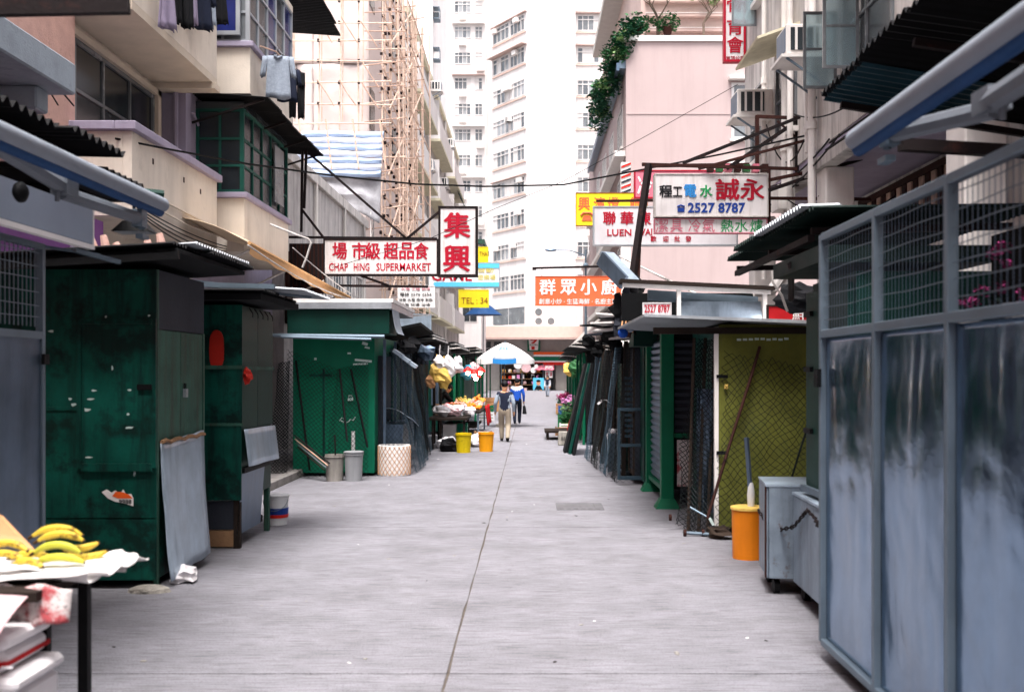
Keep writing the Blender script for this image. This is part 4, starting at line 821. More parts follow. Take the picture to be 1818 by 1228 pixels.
# street side: grey board, two doors, zinc sheet
part('side_board', 'grey_board', t, (XL-.03, XL-.008, y0+.03, y1-.01, 2.28, 2.8))
for a, c_ in ((y0+.03, 9.8), (9.81, y1-.02)): part('side_door', 'green_grimy', t, (XL-.03, XL-.012, a, c_, 1.2, 2.27))
part('corner_post', 'green_grimy', t, (XL-.03, XL+.004, y0+.019, y0+.06, .02, 2.8), (XL-.05, XL-.003, y1-.05, y1, .02, 2.28))
h = part('padlock', 'alu', t, (XL-.01, XL+.02, 9.86, 9.92, 1.66, 1.74)); MB().tube([(XL, 9.87, 1.74), (XL, 9.87, 1.79), (XL, 9.91, 1.79), (XL, 9.91, 1.74)], .006, 6).build('shackle', 'black_iron', h)
MB().grid(lambda u, v: (XL+.012+.1*(1-v)**1.6*(1-.3*u)+.015*math.sin(u*9)*(1-v)+.01*noise.noise(Vector((u*3, v*3, 2))), y0+.08+1.2*u-.02*(1-v), .05+.05*u+1.22*v+.012*noise.noise(Vector((u*6, 0, 3)))), 12, 14).build('zinc_sheet', 'galv', t, smooth=True, solid=.006)
MB().tube([(XL+.02, y0+.08+1.2*i/10, 1.28+.012*math.sin(i*2.2)) for i in range(11)], .018, 6).build('rolled_edge', 'wood', t)
for x in (-4.8, XL-.06): MB().box(x-.03, x+.03, y0+.1, y0+.16, 0, .069).build('foot', 'dark_wood', t)
MB().hexa([(-5.2, 8.7, 2.76), (-2.95, 8.7, 2.9), (-2.95, 10.75, 2.9), (-5.2, 10.75, 2.76), (-5.2, 8.7, 2.8), (-2.95, 8.7, 2.935), (-2.95, 10.75, 2.935), (-5.2, 10.75, 2.8)]).build('roof_board', 'asphalt_felt', t)
roof_sheets(t, (-5.2, 8.66, 2.84), (0, 2.15, 0), (2.32, 0, .135), 3, 'roof_black', .075, .016, .03)
corr(MB(), (-3.35, 9.0, 2.985), (0, 1.75, 0), (.46, 0, .03), .075, .014).build('corrugated_sheet', 'roof_silver', t, solid=.005)
MB().beam((-5.2, 8.68, 2.74), (-2.93, 8.68, 2.87), .05, .06).build('roof_edge', 'black_iron', t)
for k, (px, py) in enumerate(((110, 418), (128, 424))):
    q = P(px, py, 8.6)
c = MB(); 
for k in range(60):
    a = random.random()*6.28; r = random.random()**.5; p = Vector((-3.24+.16*r*math.cos(a)-.06, 9.02+.09*r*math.sin(a), .035*(1-r*r))); c.obox(p, (.05, .04, .04), Matrix.Rotation(a, 3, 'Z'))
c.lathe([(.19, .0), (.17, .03), (.1, .055), (.02, .06)], (-3.3, 9.02, 0), 14, .55); tag(c.build('cement_lump', 'cement', org=(-3.3, 9.02, 0)), 'crumbled lump of cement by the dark green stall foot', 'rubble')
q = thing('plastic_bag', (-3.12, 9.5, 0), 'crumpled clear blue bag beside the cement lump', 'bag'); MB().blob((-3.13, 9.42, .06), .11, 10, 8, .9, (1, 1.2, .7)).build('film', 'plastic_white', q)
# ---------------------------------------------------------------- left: second green stall
y0, y1, X2 = 11.2, 12.55, -3.1
t = thing('green_stall', (-3.7, 11.9, 0), 'dark green stall on legs with a red oval plate, second from the left', 'stall')
z2 = lambda py: H-(py-660)/165.2
part('body', 'green_mid', t, (-4.5, X2-.03, y0+.02, y1, .52, 2.62)); part('front_panel', 'green_dark', t, (-4.5, X2, y0, y0+.018, 1.33, 2.62)); part('front_panel', 'green_dark', t, (-4.5, X2-.01, y0+.002, y0+.018, .52, 1.32)); part('lower_board', 'grey_board', t, (-4.5, X2-.06, y0+.05, y0+.08, .2, .51)); part('plinth_timber', 'wood', t, (-4.5, X2-.1, y0+.02, y0+.14, .02, .19))
pts = [];  cx_ = (385-942)/165.2
for k in range(20): a = 2*math.pi*k/20; pts.append((cx_+.078*math.cos(a)*(1 if abs(math.cos(a)) < .98 else 1), y0-.001, 2.14+.21*math.copysign(abs(math.sin(a))**.55, math.sin(a))))
MB().prism(pts, (0, -.012, 0)).build('red_plate', 'red_plastic', t)
for a, c_ in ((y0+.02, 11.86), (11.875, y1)):
    part('side_door', 'green_mid', t, (X2-.03, X2-.006, a, c_, 1.95, 2.58)); part('side_door', 'green_mid', t, (X2-.03, X2-.008, a, c_, 1.28, 1.94))
part('rail', 'green_grimy', t, (X2-.005, X2+.012, y0, y1, 1.92, 1.96), (-4.5, X2+.012, y0-.014, y0-.001, 1.32, 1.35)); part('rail', 'green_grimy', t, (-4.5, X2, y0-.014, y0-.001, 1.93, 1.97))
MB().blob((X2+.05, y0+.03, 1.86), .075, 8, 8, .5, (.7, .8, 1.1)).build('red_rag', 'red_plastic', t)
MB().grid(lambda u, v: (X2+.012+.05*(1-v)+.012*math.sin(u*8), y0+.04+1.3*u, .88+.4*v-.02*u), 10, 6).build('zinc_sheet', 'galv', t, smooth=True, solid=.006)
MB().grid(lambda u, v: (X2-.06+.05*v, y0+.02+.95*u, .14+.66*v), 6, 6).build('zinc_sheet', 'galv_dull', t, solid=.006)
part('leg', 'dark_wood', t, (X2-.1, X2-.03, y0+.02, y0+.09, 0, .519)); part('leg', 'green_grimy', t, (X2-.09, X2-.03, y1-.1, y1-.03, 0, .519)); part('leg', 'dark_wood', t, (-4.45, -4.38, y0+.02, y0+.09, 0, .519)); part('skirt_rail', 'black_iron', t, (X2-.12, X2-.1, y0+.1, y1-.1, .12, .2), (X2-.04, X2+.0, y0+.1, y1, .8, .86))
roof_sheets(t, (-4.7, 10.95, 2.78), (0, 1.9, 0), (1.85, 0, -.02), 3, 'roof_black', .075, .015, .03); part('roof_board', 'asphalt_felt', t, (-4.7, X2+.25, 11.0, 12.8, 2.66, 2.73))
b = MB(); b.beam((-4.2, 10.8, 2.9), (-2.6, 12.3, 2.8), .06); b.beam((-3.6, 11.1, 2.83), (-2.7, 11.0, 2.8), .05); split(b, 'roof_pole', 'galv_frame', t); corr(MB(), (-2.98, 11.4, 2.83), (0, 1.5, 0), (.5, 0, -.03), .075, .014).build('corrugated_sheet', 'roof_silver', t, solid=.005)
for k in range(5): MB().tube([(X2+.02, y0+.2+.22*k, 2.6), (X2+.06, y0+.2+.22*k, 2.54), (X2+.05, y0+.24+.22*k, 2.5)], .006, 5).build('hook', 'black_iron', t)
def pail(loc, r, h, m, lb, lid=None, handle=True, taper=.86, cat='bucket', nm='bucket', rim=True):
    x, y, z = loc; t = thing(nm, loc, lb, cat)
    MB().lathe([(r*taper, 0), (r*taper, .004), (r*.985, h*.9)]+[(r, h), (r*.95, h), (r*.84, .03)], loc, 24).build('shell', m, t, smooth=True)
    if rim: MB().lathe([(r*1.0, h*.9), (r*1.06, h*.905), (r*1.06, h*.93), (r*1.0, h*.935)], loc, 24).build('rim', m, t, smooth=True)
    if lid: MB().lathe([(r*1.05, h*.96), (r*1.07, h*.97), (r*1.07, h*1.02), (r*.9, h*1.035)], loc, 24).build('lid', lid, t, smooth=True)
    if handle: MB().tube([Vector(loc)+Vector((r*1.02*math.cos(a), -r*.3-r*.75*math.sin(a), h*.86-.5*h*math.sin(a)*.7)) for a in [math.pi*i/10 for i in range(11)]], .004, 5).build('bail_handle', 'galv_frame', t)
    return t
q = G(491, 930); t = pail((q.x, q.y, 0), .15, .36, 'pail_white', 'white plastic pail with a blue and red label behind the second green stall', lid='pail_white')
for k, (m_, z0_, z1_) in enumerate((('sign_blue', .13, .21), ('seven_red', .09, .13))): MB().lathe([(.1425+.0022*k, z0_), (.149, z1_)], (q.x, q.y, 0), 24).build('label_band', m_, t)
# ---------------------------------------------------------------- left: bright green stall with nets
y0 = 19.0; s3 = F/y0; x3 = lambda px: (px-CX)/s3; z3 = lambda py: H-(py-660)/s3
t = thing('green_stall', (-3.8, 20.5, 0), 'bright green stall with a plain front behind black netting', 'stall')
part('body', 'green_bright', t, (x3(520), x3(664), y0+.02, 22, .06, z3(597))); part('front_panel', 'green_bright', t, (x3(520), x3(665), y0, y0+.018, .06, z3(598)), bevel=.004)
part('fascia_box', 'green_mid', t, (x3(520), x3(697), y0-.45, y0+.6, z3(594), z3(552)), bevel=.006); part('roof_rim', 'roof_silver', t, (x3(517), x3(702), y0-.52, y0+2.9, z3(551), z3(540))); part('roof_slab', 'trim_white', t, (x3(530), x3(704), y0-.45, y0+3, z3(539.5), z3(533)))
MB().grid(lambda u, v: (x3(700)+.12*u, y0-.4+.9*v, z3(541)-.62*(1-.15*u)*u-.1*math.sin(u*3)), 8, 4).build('hanging_sheet', 'awning_white', t, solid=.01)
b = MB(); b.tube([(x3(496), y0-.6, z3(597)), (x3(690), y0-.55, z3(599))], .035, 8); b.tube([(x3(515), y0-.7, z3(600)), (x3(668), y0-.6, z3(604))], .028, 8); split(b, 'horizontal_pole', 'galv_frame', t)
for (px, py, w_, h_, a) in ((645, 640, 30, 4, .1), (640, 646, 26, 3, -.05), (648, 610, 10, 5, .3), (652, 617, 9, 3, .2), (560, 637, 4, 4, 0), (620, 627, 6, 3, 0)): MB().obox((x3(px), y0-.003, z3(py)), (w_/s3, .004, h_/s3), Matrix.Rotation(a, 3, 'Y')).build('paint_mark', 'chip_white', t)
h = part('padlock', 'chip_white', t, (x3(618), x3(627), y0-.04, y0-.005, z3(711), z3(706))); MB().tube([(x3(619), y0-.02, z3(706)), (x3(620), y0-.02, z3(702)), (x3(625), y0-.02, z3(702)), (x3(626), y0-.02, z3(706))], .008, 6).build('shackle', 'chip_white', h)
b = MB(); b.tube([(x3(a), y0-.006, z3(c)) for a, c in ((603, 747), (607, 741), (612, 744), (609, 750), (605, 746), (614, 750), (619, 748), (622, 744), (627, 746), (631, 740))], .008, 5); b.build('chalk_scrawl', 'chip_white', t)
b = MB(); b.box(x3(550), x3(590), y0-.02, y0-.003, z3(668), z3(664)); b.box(x3(573), x3(577), y0-.02, y0-.003, z3(820), z3(655)); split(b, 'batten', 'green_dark', t)
nt = thing('net_bundle', (-4.2, 18.6, 0), 'black netting draped in front of the bright green stall', 'net')
net(nt, (x3(508), 18.6, .05), (x3(600), 18.4, .02), (x3(604), 18.9, z3(655)), (x3(512), 18.9, z3(620)), .085, .004, 'net_dark', .03); net(nt, (x3(585), 18.5, .02), (x3(662), 18.5, .05), (x3(655), 18.92, z3(640)), (x3(600), 18.92, z3(655)), .085, .004, 'net_dark', .03)
net(nt, (x3(496), 18.2, .13), (x3(528), 18.2, .13), (x3(524), 18.6, z3(640)), (x3(503), 18.6, z3(645)), .06, .007, 'net_dark', .06)
for k, (a, c_) in enumerate((((528, 640), (560, 830)), ((605, 655), (625, 780)), ((625, 655), (660, 790)))): MB().beam((x3(a[0]), 18.88, z3(a[1])), (x3(c_[0]), 18.5, z3(c_[1])), .028).build('net_pole', 'black_iron', nt)
t = thing('pole_bundle', G(552, 800), 'thin poles leaning low against the bright green stall', 'poles')
for k in range(4): p = P(522+k*2, 772+k*7, 18.7); q = P(585-k*3, 822+k*4, 18.0); MB().tube([p, q], .014, 6).build('pole', ('dark_steel', 'bamboo_dark', 'awning_arm', 'dark_wood')[k], t)
q = G(594, 853); t = pail((q.x, q.y, 0), .165, .46, 'pail_stone', 'stone grey bin without a lid beside the grey lidded bin', handle=False, cat='bin', nm='bin'); MB().tube([(q.x+.02, q.y, .05), (q.x+.0, q.y+.03, .8)], .015, 6).build('stick', 'dark_steel', t)
q = G(628, 853); t = pail((q.x, q.y, 0), .165, .5, 'pail_grey', 'grey lidded bin with a pale post standing behind it', lid='pail_grey', handle=False, cat='bin', nm='bin')
q = G(627, 845); t = thing('pale_post', (q.x, q.y, 0), 'short pale pole standing behind the grey bin', 'pole'); MB().tube([(q.x, q.y, 0), (q.x, q.y, .82)], .035, 8).build('pole', 'paper', t)
# net covered stall next to it
t = thing('netted_stall', (-2.8, 21, 0), 'stall wrapped in grey chain link nets beside the bright green stall', 'stall')
part('table', 'dark_wood', t, (-3.3, -2.45, 20.0, 24.6, .8, .86)); part('back_board', 'shadow_inside', t, (-4.2, -3.4, 19.7, 25, .1, 2.5)); part('counter_sheet', 'galv_dull', t, (-2.9, -2.44, 19.9, 21.8, .3, .9)); MB().grid(lambda u, v: (-3.0+.75*u, 19.8+1.2*v, 1.1+.12*math.sin(u*4)-.2*v*u), 8, 6).build('zinc_sheet', 'galv', t, solid=.006)
for i, (ya, yb) in enumerate(((19.4, 20.9), (20.9, 22.3), (22.3, 23.6), (23.6, 24.9))):
    net(t, (-2.12-.08*i, ya, .03), (-2.1-.08*i, yb, .03), (-2.6, yb+.1, 2.3), (-2.62, ya+.1, 2.35), .1, .0038, ('net_blue', 'net_blue', 'net_dark', 'net_blue')[i], .025)
    part('post', 'galv_dull', t, (-2.74, -2.69, ya-.03, ya+.02, .0, 2.5)); part('cabinet', ('grey_board', 'green_dark', 'grey_board', 'green_mid')[i], t, (-3.38, -2.78, ya+.1, yb-.12, .1, 2.2+.1*(i % 2)), bevel=.01)
net(t, (x3(668), 19.35, .03), (-2.1, 19.4, .03), (-2.6, 19.5, 2.2), (x3(672), 19.5, 2.3), .1, .0038, 'net_blue', .03)
MB().hexa([(-4.3, 22.3, 2.5), (-2.35, 22.3, 2.9), (-2.35, 25.2, 2.8), (-4.3, 25.2, 2.5), (-4.3, 22.3, 2.56), (-2.35, 22.3, 2.96), (-2.35, 25.2, 2.86), (-4.3, 25.2, 2.56)]).build('roof_board', 'asphalt_felt', t)
for i in range(7): MB().beam((-3.1+i*.1, 22.4, 3.0+.02*i), (-2.9+i*.1, 24.8, 3.25), .05, .02).build('roof_plank', 'old_white', t)
for i in range(9):
    c = Vector((-2.5+random.uniform(-.25, .3), 20.5+i*.5, 2.35+random.uniform(-.2, .2))); MB().blob(c, .17, 8, 6, .8, (1, 1.2, .8)).build('hung_bundle', ('black_cloth', 'shadow_inside', 'grey_board', 'galv_dull')[i % 4], t)
for i in range(3): MB().obox((-2.5+i*.12, 19.7+i*.1, 2.25-i*.1), (.2, .3, .06), Matrix.Rotation(.6, 3, 'Y')).build('tilted_box', 'galv', t)
q = G(700, 843); t = thing('woven_drum', (q.x, q.y, 0), 'large pale woven drum inside the chain link net', 'drum')
MB().lathe([(.29, 0), (.3, .1), (.3, .52), (.29, .56), (.25, .56), (.25, .1)], (q.x, q.y, 0), 24).build('shell', 'paper', t, smooth=True); b = MB()
for k in range(22):
    for s in (-1, 1): b.tube([(q.x+.303*math.cos(k*.2856+s*a*1.2), q.y+.303*math.sin(k*.2856+s*a*1.2), .02+.52*a) for a in (0, .25, .5, .75, 1)], .006, 4)
b.build('weave', 'cardboard', t, kind='stuff')
# tan awning over the pavement
t = thing('tan_awning', (-4.4, 20, 3.6), 'tan canvas awning sloping over the left pavement', 'awning')
MB().grid(lambda u, v: (-5.3+1.0*v, 15.85+8.85*u, 4.25-.38*v-.2*u+.06*math.sin(math.pi*v)+.03*math.sin(u*14)*v), 24, 6).build('canvas', 'canvas_pale', t, smooth=True, solid=.012)
MB().tube([(-4.28, 15.85, 3.86), (-4.28, 24.7, 3.66)], .03, 6).build('front_bar', 'tan_canvas', t); b = MB()
for yy in (16, 18.8, 21.6, 24.4): b.tube([(-5.3, yy, 3.3), (-4.3, yy+.1, 3.8)], .018, 6)
split(b, 'awning_strut', 'old_white', t); MB().grid(lambda u, v: (-4.28, 15.9+8.8*u, 3.85-.2*u-.16*v-.02*math.sin(u*40)*v), 40, 2).build('valance', 'tan_canvas', t, solid=.008)
# washing
def garment(kind, loc, w, h, m, lb, yaw=0, group=None):
    c = Vector(loc); t = thing({'shirt': 'shirt', 'trousers': 'trousers', 'dress': 'dress'}[kind], c-Vector((0, 0, h)), lb, 'laundry', group); ca, sa = math.cos(yaw), math.sin(yaw)
    def P3(x, y, z): return c+Vector((x*ca-y*sa, x*sa+y*ca, z))
    sd = random.random()*9
    def panel(xa, xb, xc_, xd, z0, z1, n=8, k=8):
        b = MB()
        for sgn in (-1, 1):
            b.grid(lambda u, v: P3((xa+(xb-xa)*u)*(1-v)+(xc_+(xd-xc_)*u)*v, sgn*(.03+.02*math.sin(math.pi*u))*(.4+v*.6)+.025*math.sin(u*9+sd)*v, z0+(z1-z0)*v+.02*math.sin(u*7+sd)*v), n, k)
        return b
    if kind == 'shirt':
        panel(-w*.42, w*.42, -w*.5, w*.5, 0, -h).build('body', m, t, smooth=True, solid=.006)
        for s in (-1, 1): panel(s*w*.4, s*w*.62, s*w*.52, s*w*.72, -.01, -h*.5, 4, 5).build('sleeve', m, t, smooth=True, solid=.006)
        MB().tube([P3(-w*.16, -.03, .0), P3(0, -.05, -.05), P3(w*.16, -.03, 0)], .02, 6).build('collar', m, t)
    elif kind == 'trousers':
        panel(-w*.5, w*.5, -w*.5, w*.5, 0, -h*.3).build('waist', m, t, smooth=True, solid=.006)
        for s in (-1, 1): panel(min(s*w*.02, s*w*.5), max(s*w*.02, s*w*.5), min(s*w*.08, s*w*.46), max(s*w*.08, s*w*.46), -h*.28, -h, 5, 7).build('leg', m, t, smooth=True, solid=.006)
    else: panel(-w*.3, w*.3, -w*.5, w*.5, 0, -h).build('body', m, t, smooth=True, solid=.006)
    b = MB(); b.tube([P3(-w*.35, 0, -.01), P3(0, 0, .06), P3(w*.35, 0, -.01)], .008, 5); b.tube([P3(0, 0, .06), P3(0, 0, .14)], .006, 5); b.build('hanger', 'black_iron', t)
    return t
for k, (px, m_, w_, h_, kd, lb) in enumerate(((297, 'mauve_cloth', .3, .75, 'dress', 'mauve garment, leftmost of the washing on the upper balcony'), (322, 'black_cloth', .42, .95, 'trousers', 'black trousers hanging second from left on the upper balcony'), (340, 'mauve_cloth', .26, .7, 'dress', 'pale mauve garment between dark ones on the upper balcony'), (357, 'navy_cloth', .4, .82, 'shirt', 'long navy garment in the middle of the upper balcony washing'), (374, 'grey_cloth', .24, .62, 'dress', 'grey garment near the right end of the balcony washing'), (390, 'black_cloth', .3, .72, 'dress', 'black garment at the right end of the balcony washing'))):
    q = PX(px, 52-(k % 3)*5, -5.12); garment(kd, (q.x, q.y, q.z+h_), w_, h_, m_, lb, 1.1)
wire('washing_pole', [PX(280, -45, -5.12), PX(402, -30, -5.12)], .02, 'bamboo', 'bamboo washing pole on the upper cream balcony', 'pole')
q = P(494, 100, 18.6); garment('shirt', q, .44, .75, 'grey_cloth', 'striped grey shirt drying outside the blue windows', .15); q = P(510, 122, 19); garment('shirt', q, .36, .6, 'navy_cloth', 'navy shirt drying just behind the grey shirt', .3); q = P(527, 128, 19.3); garment('trousers', q, .3, .85, 'black_cloth', 'black trousers at the far end of the washing pole', .5)
wire('washing_pole', [P(462, 82, 18.2), P(490, 92, 18.5), P(540, 142, 19.8)], .015, 'bamboo_dark', 'short washing pole outside the blue windows', 'pole')
# ---------------------------------------------------------------- right: barred cabinet in front
XR = 1.93
t = thing('wire_cabinet', (XR, 5.5, 0), 'large galvanised cabinet with barred top in the right foreground', 'stall')
yy = (2.7, 3.75, 4.8, 5.82, 6.89)
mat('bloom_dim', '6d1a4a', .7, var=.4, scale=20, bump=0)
mat('galv_front', '8199b3', .16, 1., var=.22, scale=3, bump=.06, bscale=30, streak=.3, scol='5d7186', sscale=6, spots=.25, pcol='6a7886', pscale=9)
mat('cart_metal', '8794a1', .4, .5, var=.25, scale=4, bump=.3, bscale=10, streak=.5, scol='4a4f55', spots=.6, pcol='5a3d2c', pscale=6, plo=.6)
for i in range(4):
    a, c_ = yy[i]+.025, yy[i+1]-.025; sd = i*7.1
    def dent(u, v):                                # sheet metal: cloudy dents, sharp creases hanging from the rail
        q = Vector((u*1.6+sd, v*2.4, 0)); d = .02*noise.noise(q)+.008*abs(noise.noise(q*3.1))
        return d+.016*abs(noise.noise(Vector((u*7+sd, v*1.1, 4))))*max(0, v-.45)*1.8
    MB().grid(lambda u, v: (XR+.02-dent(u, v)*min(1, 12*u*(1-u))*min(1, 14*v*(1-v)), a+(c_-a)*u, .15+1.97*v), 36, 64).build('metal_panel', 'galv_front', t, smooth=True, solid=.006)
    b = MB()
    for k in range(18): b.box(XR+.012, XR+.015, a+.03+k*(c_-a-.06)/17, a+.033+k*(c_-a-.06)/17, 2.18, 2.76)
    b.build('bar_grille', 'galv_dull', t); b = MB()
    for k in range(7): b.tube([(XR+.008, a+(c_-a)*j/8, 2.24+k*.08+.004*math.sin(j*.9+k)) for j in range(9)], .0032, 4)
    b.build('cross_wire', 'galv_frame', t)
part('frame', 'galv_frame', t, *[(XR-.02, XR+.035, y-.022, y+.022, .12, 2.8) for y in yy], (XR-.018, XR+.034, 2.72, 6.868, 2.762, 2.81), (XR-.018, XR+.034, 2.72, 6.868, 2.125, 2.175), (XR-.018, XR+.034, 2.72, 6.868, .1, .145), bevel=.004)
part('back_panel', 'shadow_inside', t, (3.05, 3.1, 2.7, 6.9, .12, 2.8)); part('shelf', 'dark_wood', t, (XR+.05, 3.04, 2.75, 6.86, 2.06, 2.1)); part('floor_board', 'dark_wood', t, (XR+.05, 3.04, 2.75, 6.86, .12, .15))
for y in (6.5, 4.9, 3.4): part('leg', 'dark_steel', t, (XR+.3, XR+.34, y, y+.04, 0, .119))
part('end_panel', 'galv_dull', t, (XR+.05, 3.0, 6.86, 6.885, .16, 2.05)); part('latch', 'black_iron', t, (XR-.05, XR-.021, 6.84, 6.92, 1.8, 1.92))
for k, (y, z, w_) in enumerate(((5.6, 2.3, 1), (5.0, 2.28, 1))):
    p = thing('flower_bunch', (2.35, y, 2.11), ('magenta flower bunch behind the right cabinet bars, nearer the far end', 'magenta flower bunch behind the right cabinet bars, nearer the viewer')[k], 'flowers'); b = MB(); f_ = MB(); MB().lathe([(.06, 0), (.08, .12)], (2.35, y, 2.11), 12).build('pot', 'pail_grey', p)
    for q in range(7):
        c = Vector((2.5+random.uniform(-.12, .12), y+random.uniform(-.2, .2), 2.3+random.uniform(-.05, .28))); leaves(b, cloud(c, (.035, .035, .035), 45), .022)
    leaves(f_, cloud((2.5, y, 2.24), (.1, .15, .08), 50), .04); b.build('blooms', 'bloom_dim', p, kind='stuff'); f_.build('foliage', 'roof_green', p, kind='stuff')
q = thing('plastic_pail', (2.28, 6.55, 0), 'white pail under the right barred cabinet', 'bucket'); MB().lathe([(.12, 0), (.14, .26), (.13, .26), (.11, .02)], (2.2, 6.55, 0), 20).build('shell', 'pail_white', q, smooth=True)
t = thing('corrugated_roof', (3.2, 7.5, 4.1), 'dark corrugated roof jutting out at the upper right', 'roof')
roof_sheets(t, (2.38, 4.6, 4.2), (0, 4.0, 0), (2.0, 0, -.28), 4, 'roof_black', .12, .026, .02); corr(MB(), (2.42, 7.6, 4.16), (0, 1.0, 0), (1.2, 0, -.2), .12, .024).build('corrugated_sheet', 'roof_blue', t, solid=.006)
b = MB()
for y in (5.2, 6.8, 8.4): b.beam((2.5, y, 4.05), (4.4, y, 3.75), .05)
split(b, 'rafter', 'dark_steel', t)
b = MB(); b.beam((4.0, 7.2, 2.6), (4.0, 7.2, 3.9), .09); b.beam((2.2, 6.2, 3.25), (3.9, 6.4, 3.2), .07); b.beam((2.2, 4.2, 3.1), (3.9, 4.2, 3.0), .07); b.beam((3.2, 5.4, 2.8), (3.2, 5.4, 4.0), .09); split(b, 'support_frame', 'dark_steel', t)
# dark green stall behind the cabinet with its roof
t = thing('green_stall', (2.6, 8.5, 0), 'narrow dark green stall between the right cabinet and the olive panel', 'stall')
part('body', 'green_mid', t, (2.33, 3.3, 7.45, 8.6, .95, 2.62)); part('side_panel', 'green_mid', t, (2.28, 2.327, 7.5, 8.62, .95, 2.55)); part('sill', 'galv_frame', t, (2.24, 2.277, 7.5, 8.65, .92, .97)); part('fascia', 'roof_green', t, (2.05, 3.3, 7.4, 8.8, 2.68, 2.8)); part('inner_dark', 'shadow_inside', t, (2.6, 3.3, 7.5, 8.6, .05, .947))
for z in (1.4, 1.9, 2.35): part('hinge', 'black_iron', t, (2.25, 2.279, 8.4, 8.6, z, z+.04))
roof_sheets(t, (2.0, 7.5, 3.08), (0, 3.35, 0), (1.7, 0, .02), 4, 'roof_green', .085, .02, .05); b = MB(); 
corr(MB(), (1.97, 7.6, 3.11), (0, 1.6, 0), (.3, 0, .01), .085, .02).build('corrugated_sheet', 'roof_silver', t, solid=.005)
for y in (7.8, 9.2, 10.6): b.beam((2.1, y, 2.95), (3.6, y, 2.99), .05)
b.beam((2.1, 7.8, 2.9), (2.1, 10.6, 2.9), .05); b.tube([(2.05, 8.2, 2.74), (2.5, 10, 2.6)], .03, 6); split(b, 'rafter', 'dark_steel', t)
def cart(x0, x1, y0, y1, z1, lb, yaw, nm='metal_cart', m='cart_metal'):
    c = Vector(((x0+x1)/2, (y0+y1)/2, 0)); t = thing(nm, c, lb, 'cart'); M = Matrix.Rotation(yaw, 3, 'Z')
    def ob(cx, cy, cz, sx, sy, sz, nm, mm, **k): return MB().obox(c+M@Vector((cx, cy, cz)), (sx, sy, sz), M).build(nm, mm, t, **k)
    w, d = x1-x0, y1-y0
    ob(-w/2, 0, .14+(z1-.14)/2, .02, d, z1-.14, 'side', m, bevel=.008); ob(w/2, 0, .14+(z1-.14)/2, .02, d, z1-.14, 'side', m); ob(0, -d/2, .14+(z1-.14)/2, w-.024, .02, z1-.145, 'end', m); ob(0, d/2, .14+(z1-.14)/2, w-.024, .02, z1-.145, 'end', m); ob(0, 0, .15, w-.03, d-.03, .03, 'floor', 'dark_wood')
    ob(-w/2-.014, -d/2+.03, .14+(z1-.14)/2, .012, .05, z1-.15, 'corner_strip', 'rust_steel'); ob(0, 0, z1+.012, w+.03, d+.03, .02, 'lid', 'galv')
    for sx in (-1, 1):
        for sy in (-1, 1):
            p = c+M@Vector((sx*(w/2-.08), sy*(d/2-.08), .06)); MB().tube([p-Vector((.025, 0, 0)), p+Vector((.025, 0, 0))], .06, 14).build('wheel', 'black_iron', t)
    return t
cart(2.06, 2.8, 8.85, 9.5, .92, 'grey metal cart with a rusty corner strip by the orange tub', -.12); cart(2.2, 2.95, 7.65, 8.75, .87, 'grey metal cart between the rusty one and the cabinet', -.03)
ch = thing('iron_chain', (2.05, 9.2, .7), 'dark iron chain looped around the grey metal carts', 'chain')
pts = [P(x, y, d) for x, y, d in ((1352, 905, 9.3), (1368, 928, 9.1), (1390, 940, 8.9), (1415, 935, 8.6), (1432, 915, 8.3), (1440, 905, 8.1), (1455, 920, 7.7), (1462, 938, 7.3))]
cl = []
for i in range(len(pts)-1):
    for k in range(5): cl.append(pts[i].lerp(pts[i+1], k/5))
for i in range(0, len(cl)-1):
    d = (cl[i+1]-cl[i]); u = Vector((0, 0, 1)).cross(d).normalized()*.014 if i % 2 else Vector((0, 0, .014)); m_ = cl[i]+Vector((-.03, 0, 0)); MB().tube([m_-d*.2, m_+u+d*.2, m_+u+d*.8, m_+d*1.2, m_-u+d*.8, m_-u+d*.2, m_-d*.2], .006, 5).build('link', 'dark_steel', ch)
q = G(1328, 990); t = pail((q.x, q.y, 0), .168, .5, 'orange_tub', 'orange tub with a pale lid beside the metal carts', handle=False, taper=.93, cat='tub', nm='tub', rim=False)
MB().lathe([(.165, .495), (.178, .5), (.178, .525), (.16, .53)], (q.x, q.y, 0), 24).build('lid', 'bag_yellow', t, smooth=True)
bt = thing('grey_pipe', (q.x+.02, q.y, .53), 'plastic bottle and grey pipe standing on the orange tub', 'pipe'); MB().lathe([(.035, 0), (.04, .12), (.03, .2), (.02, .24)], (q.x+.03, q.y, .53), 12).build('bottle', 'pail_white', bt, smooth=True); MB().tube([(q.x+.03, q.y, .6), (q.x-.01, q.y+.03, 1.23)], .025, 8).build('pipe', 'galv_dull', bt)
# ---------------------------------------------------------------- right: olive panel stall
y0 = 12.1; s4 = F/y0; x4 = lambda px: (px-CX)/s4; z4 = lambda py: H-(py-660)/s4
t = thing('olive_stall', (2.8, 13, 0), 'stall with an olive green end panel behind black netting', 'stall')
part('body', 'green_dark', t, (x4(1282), 3.6, y0+.03, 14.3, .1, 2.44)); part('end_panel', 'olive', t, (x4(1276), x4(1448), y0, y0+.025, .1, 2.45)); part('edge_post', 'trim_white', t, (x4(1268), x4(1275), y0-.03, y0+.03, .12, 2.42))
MB().hexa([(x4(1140), 11.9, 2.53), (3.5, 11.6, 2.42), (3.5, 15.5, 2.42), (x4(1140), 15.5, 2.53), (x4(1140), 11.9, 2.56), (3.5, 11.6, 2.46), (3.5, 15.5, 2.46), (x4(1140), 15.5, 2.56)]).build('roof_sheet', 'roof_silver', t); part('roof_beam', 'dark_wood', t, (x4(1160), 3.5, y0-.05, y0+.05, 2.34, 2.415))
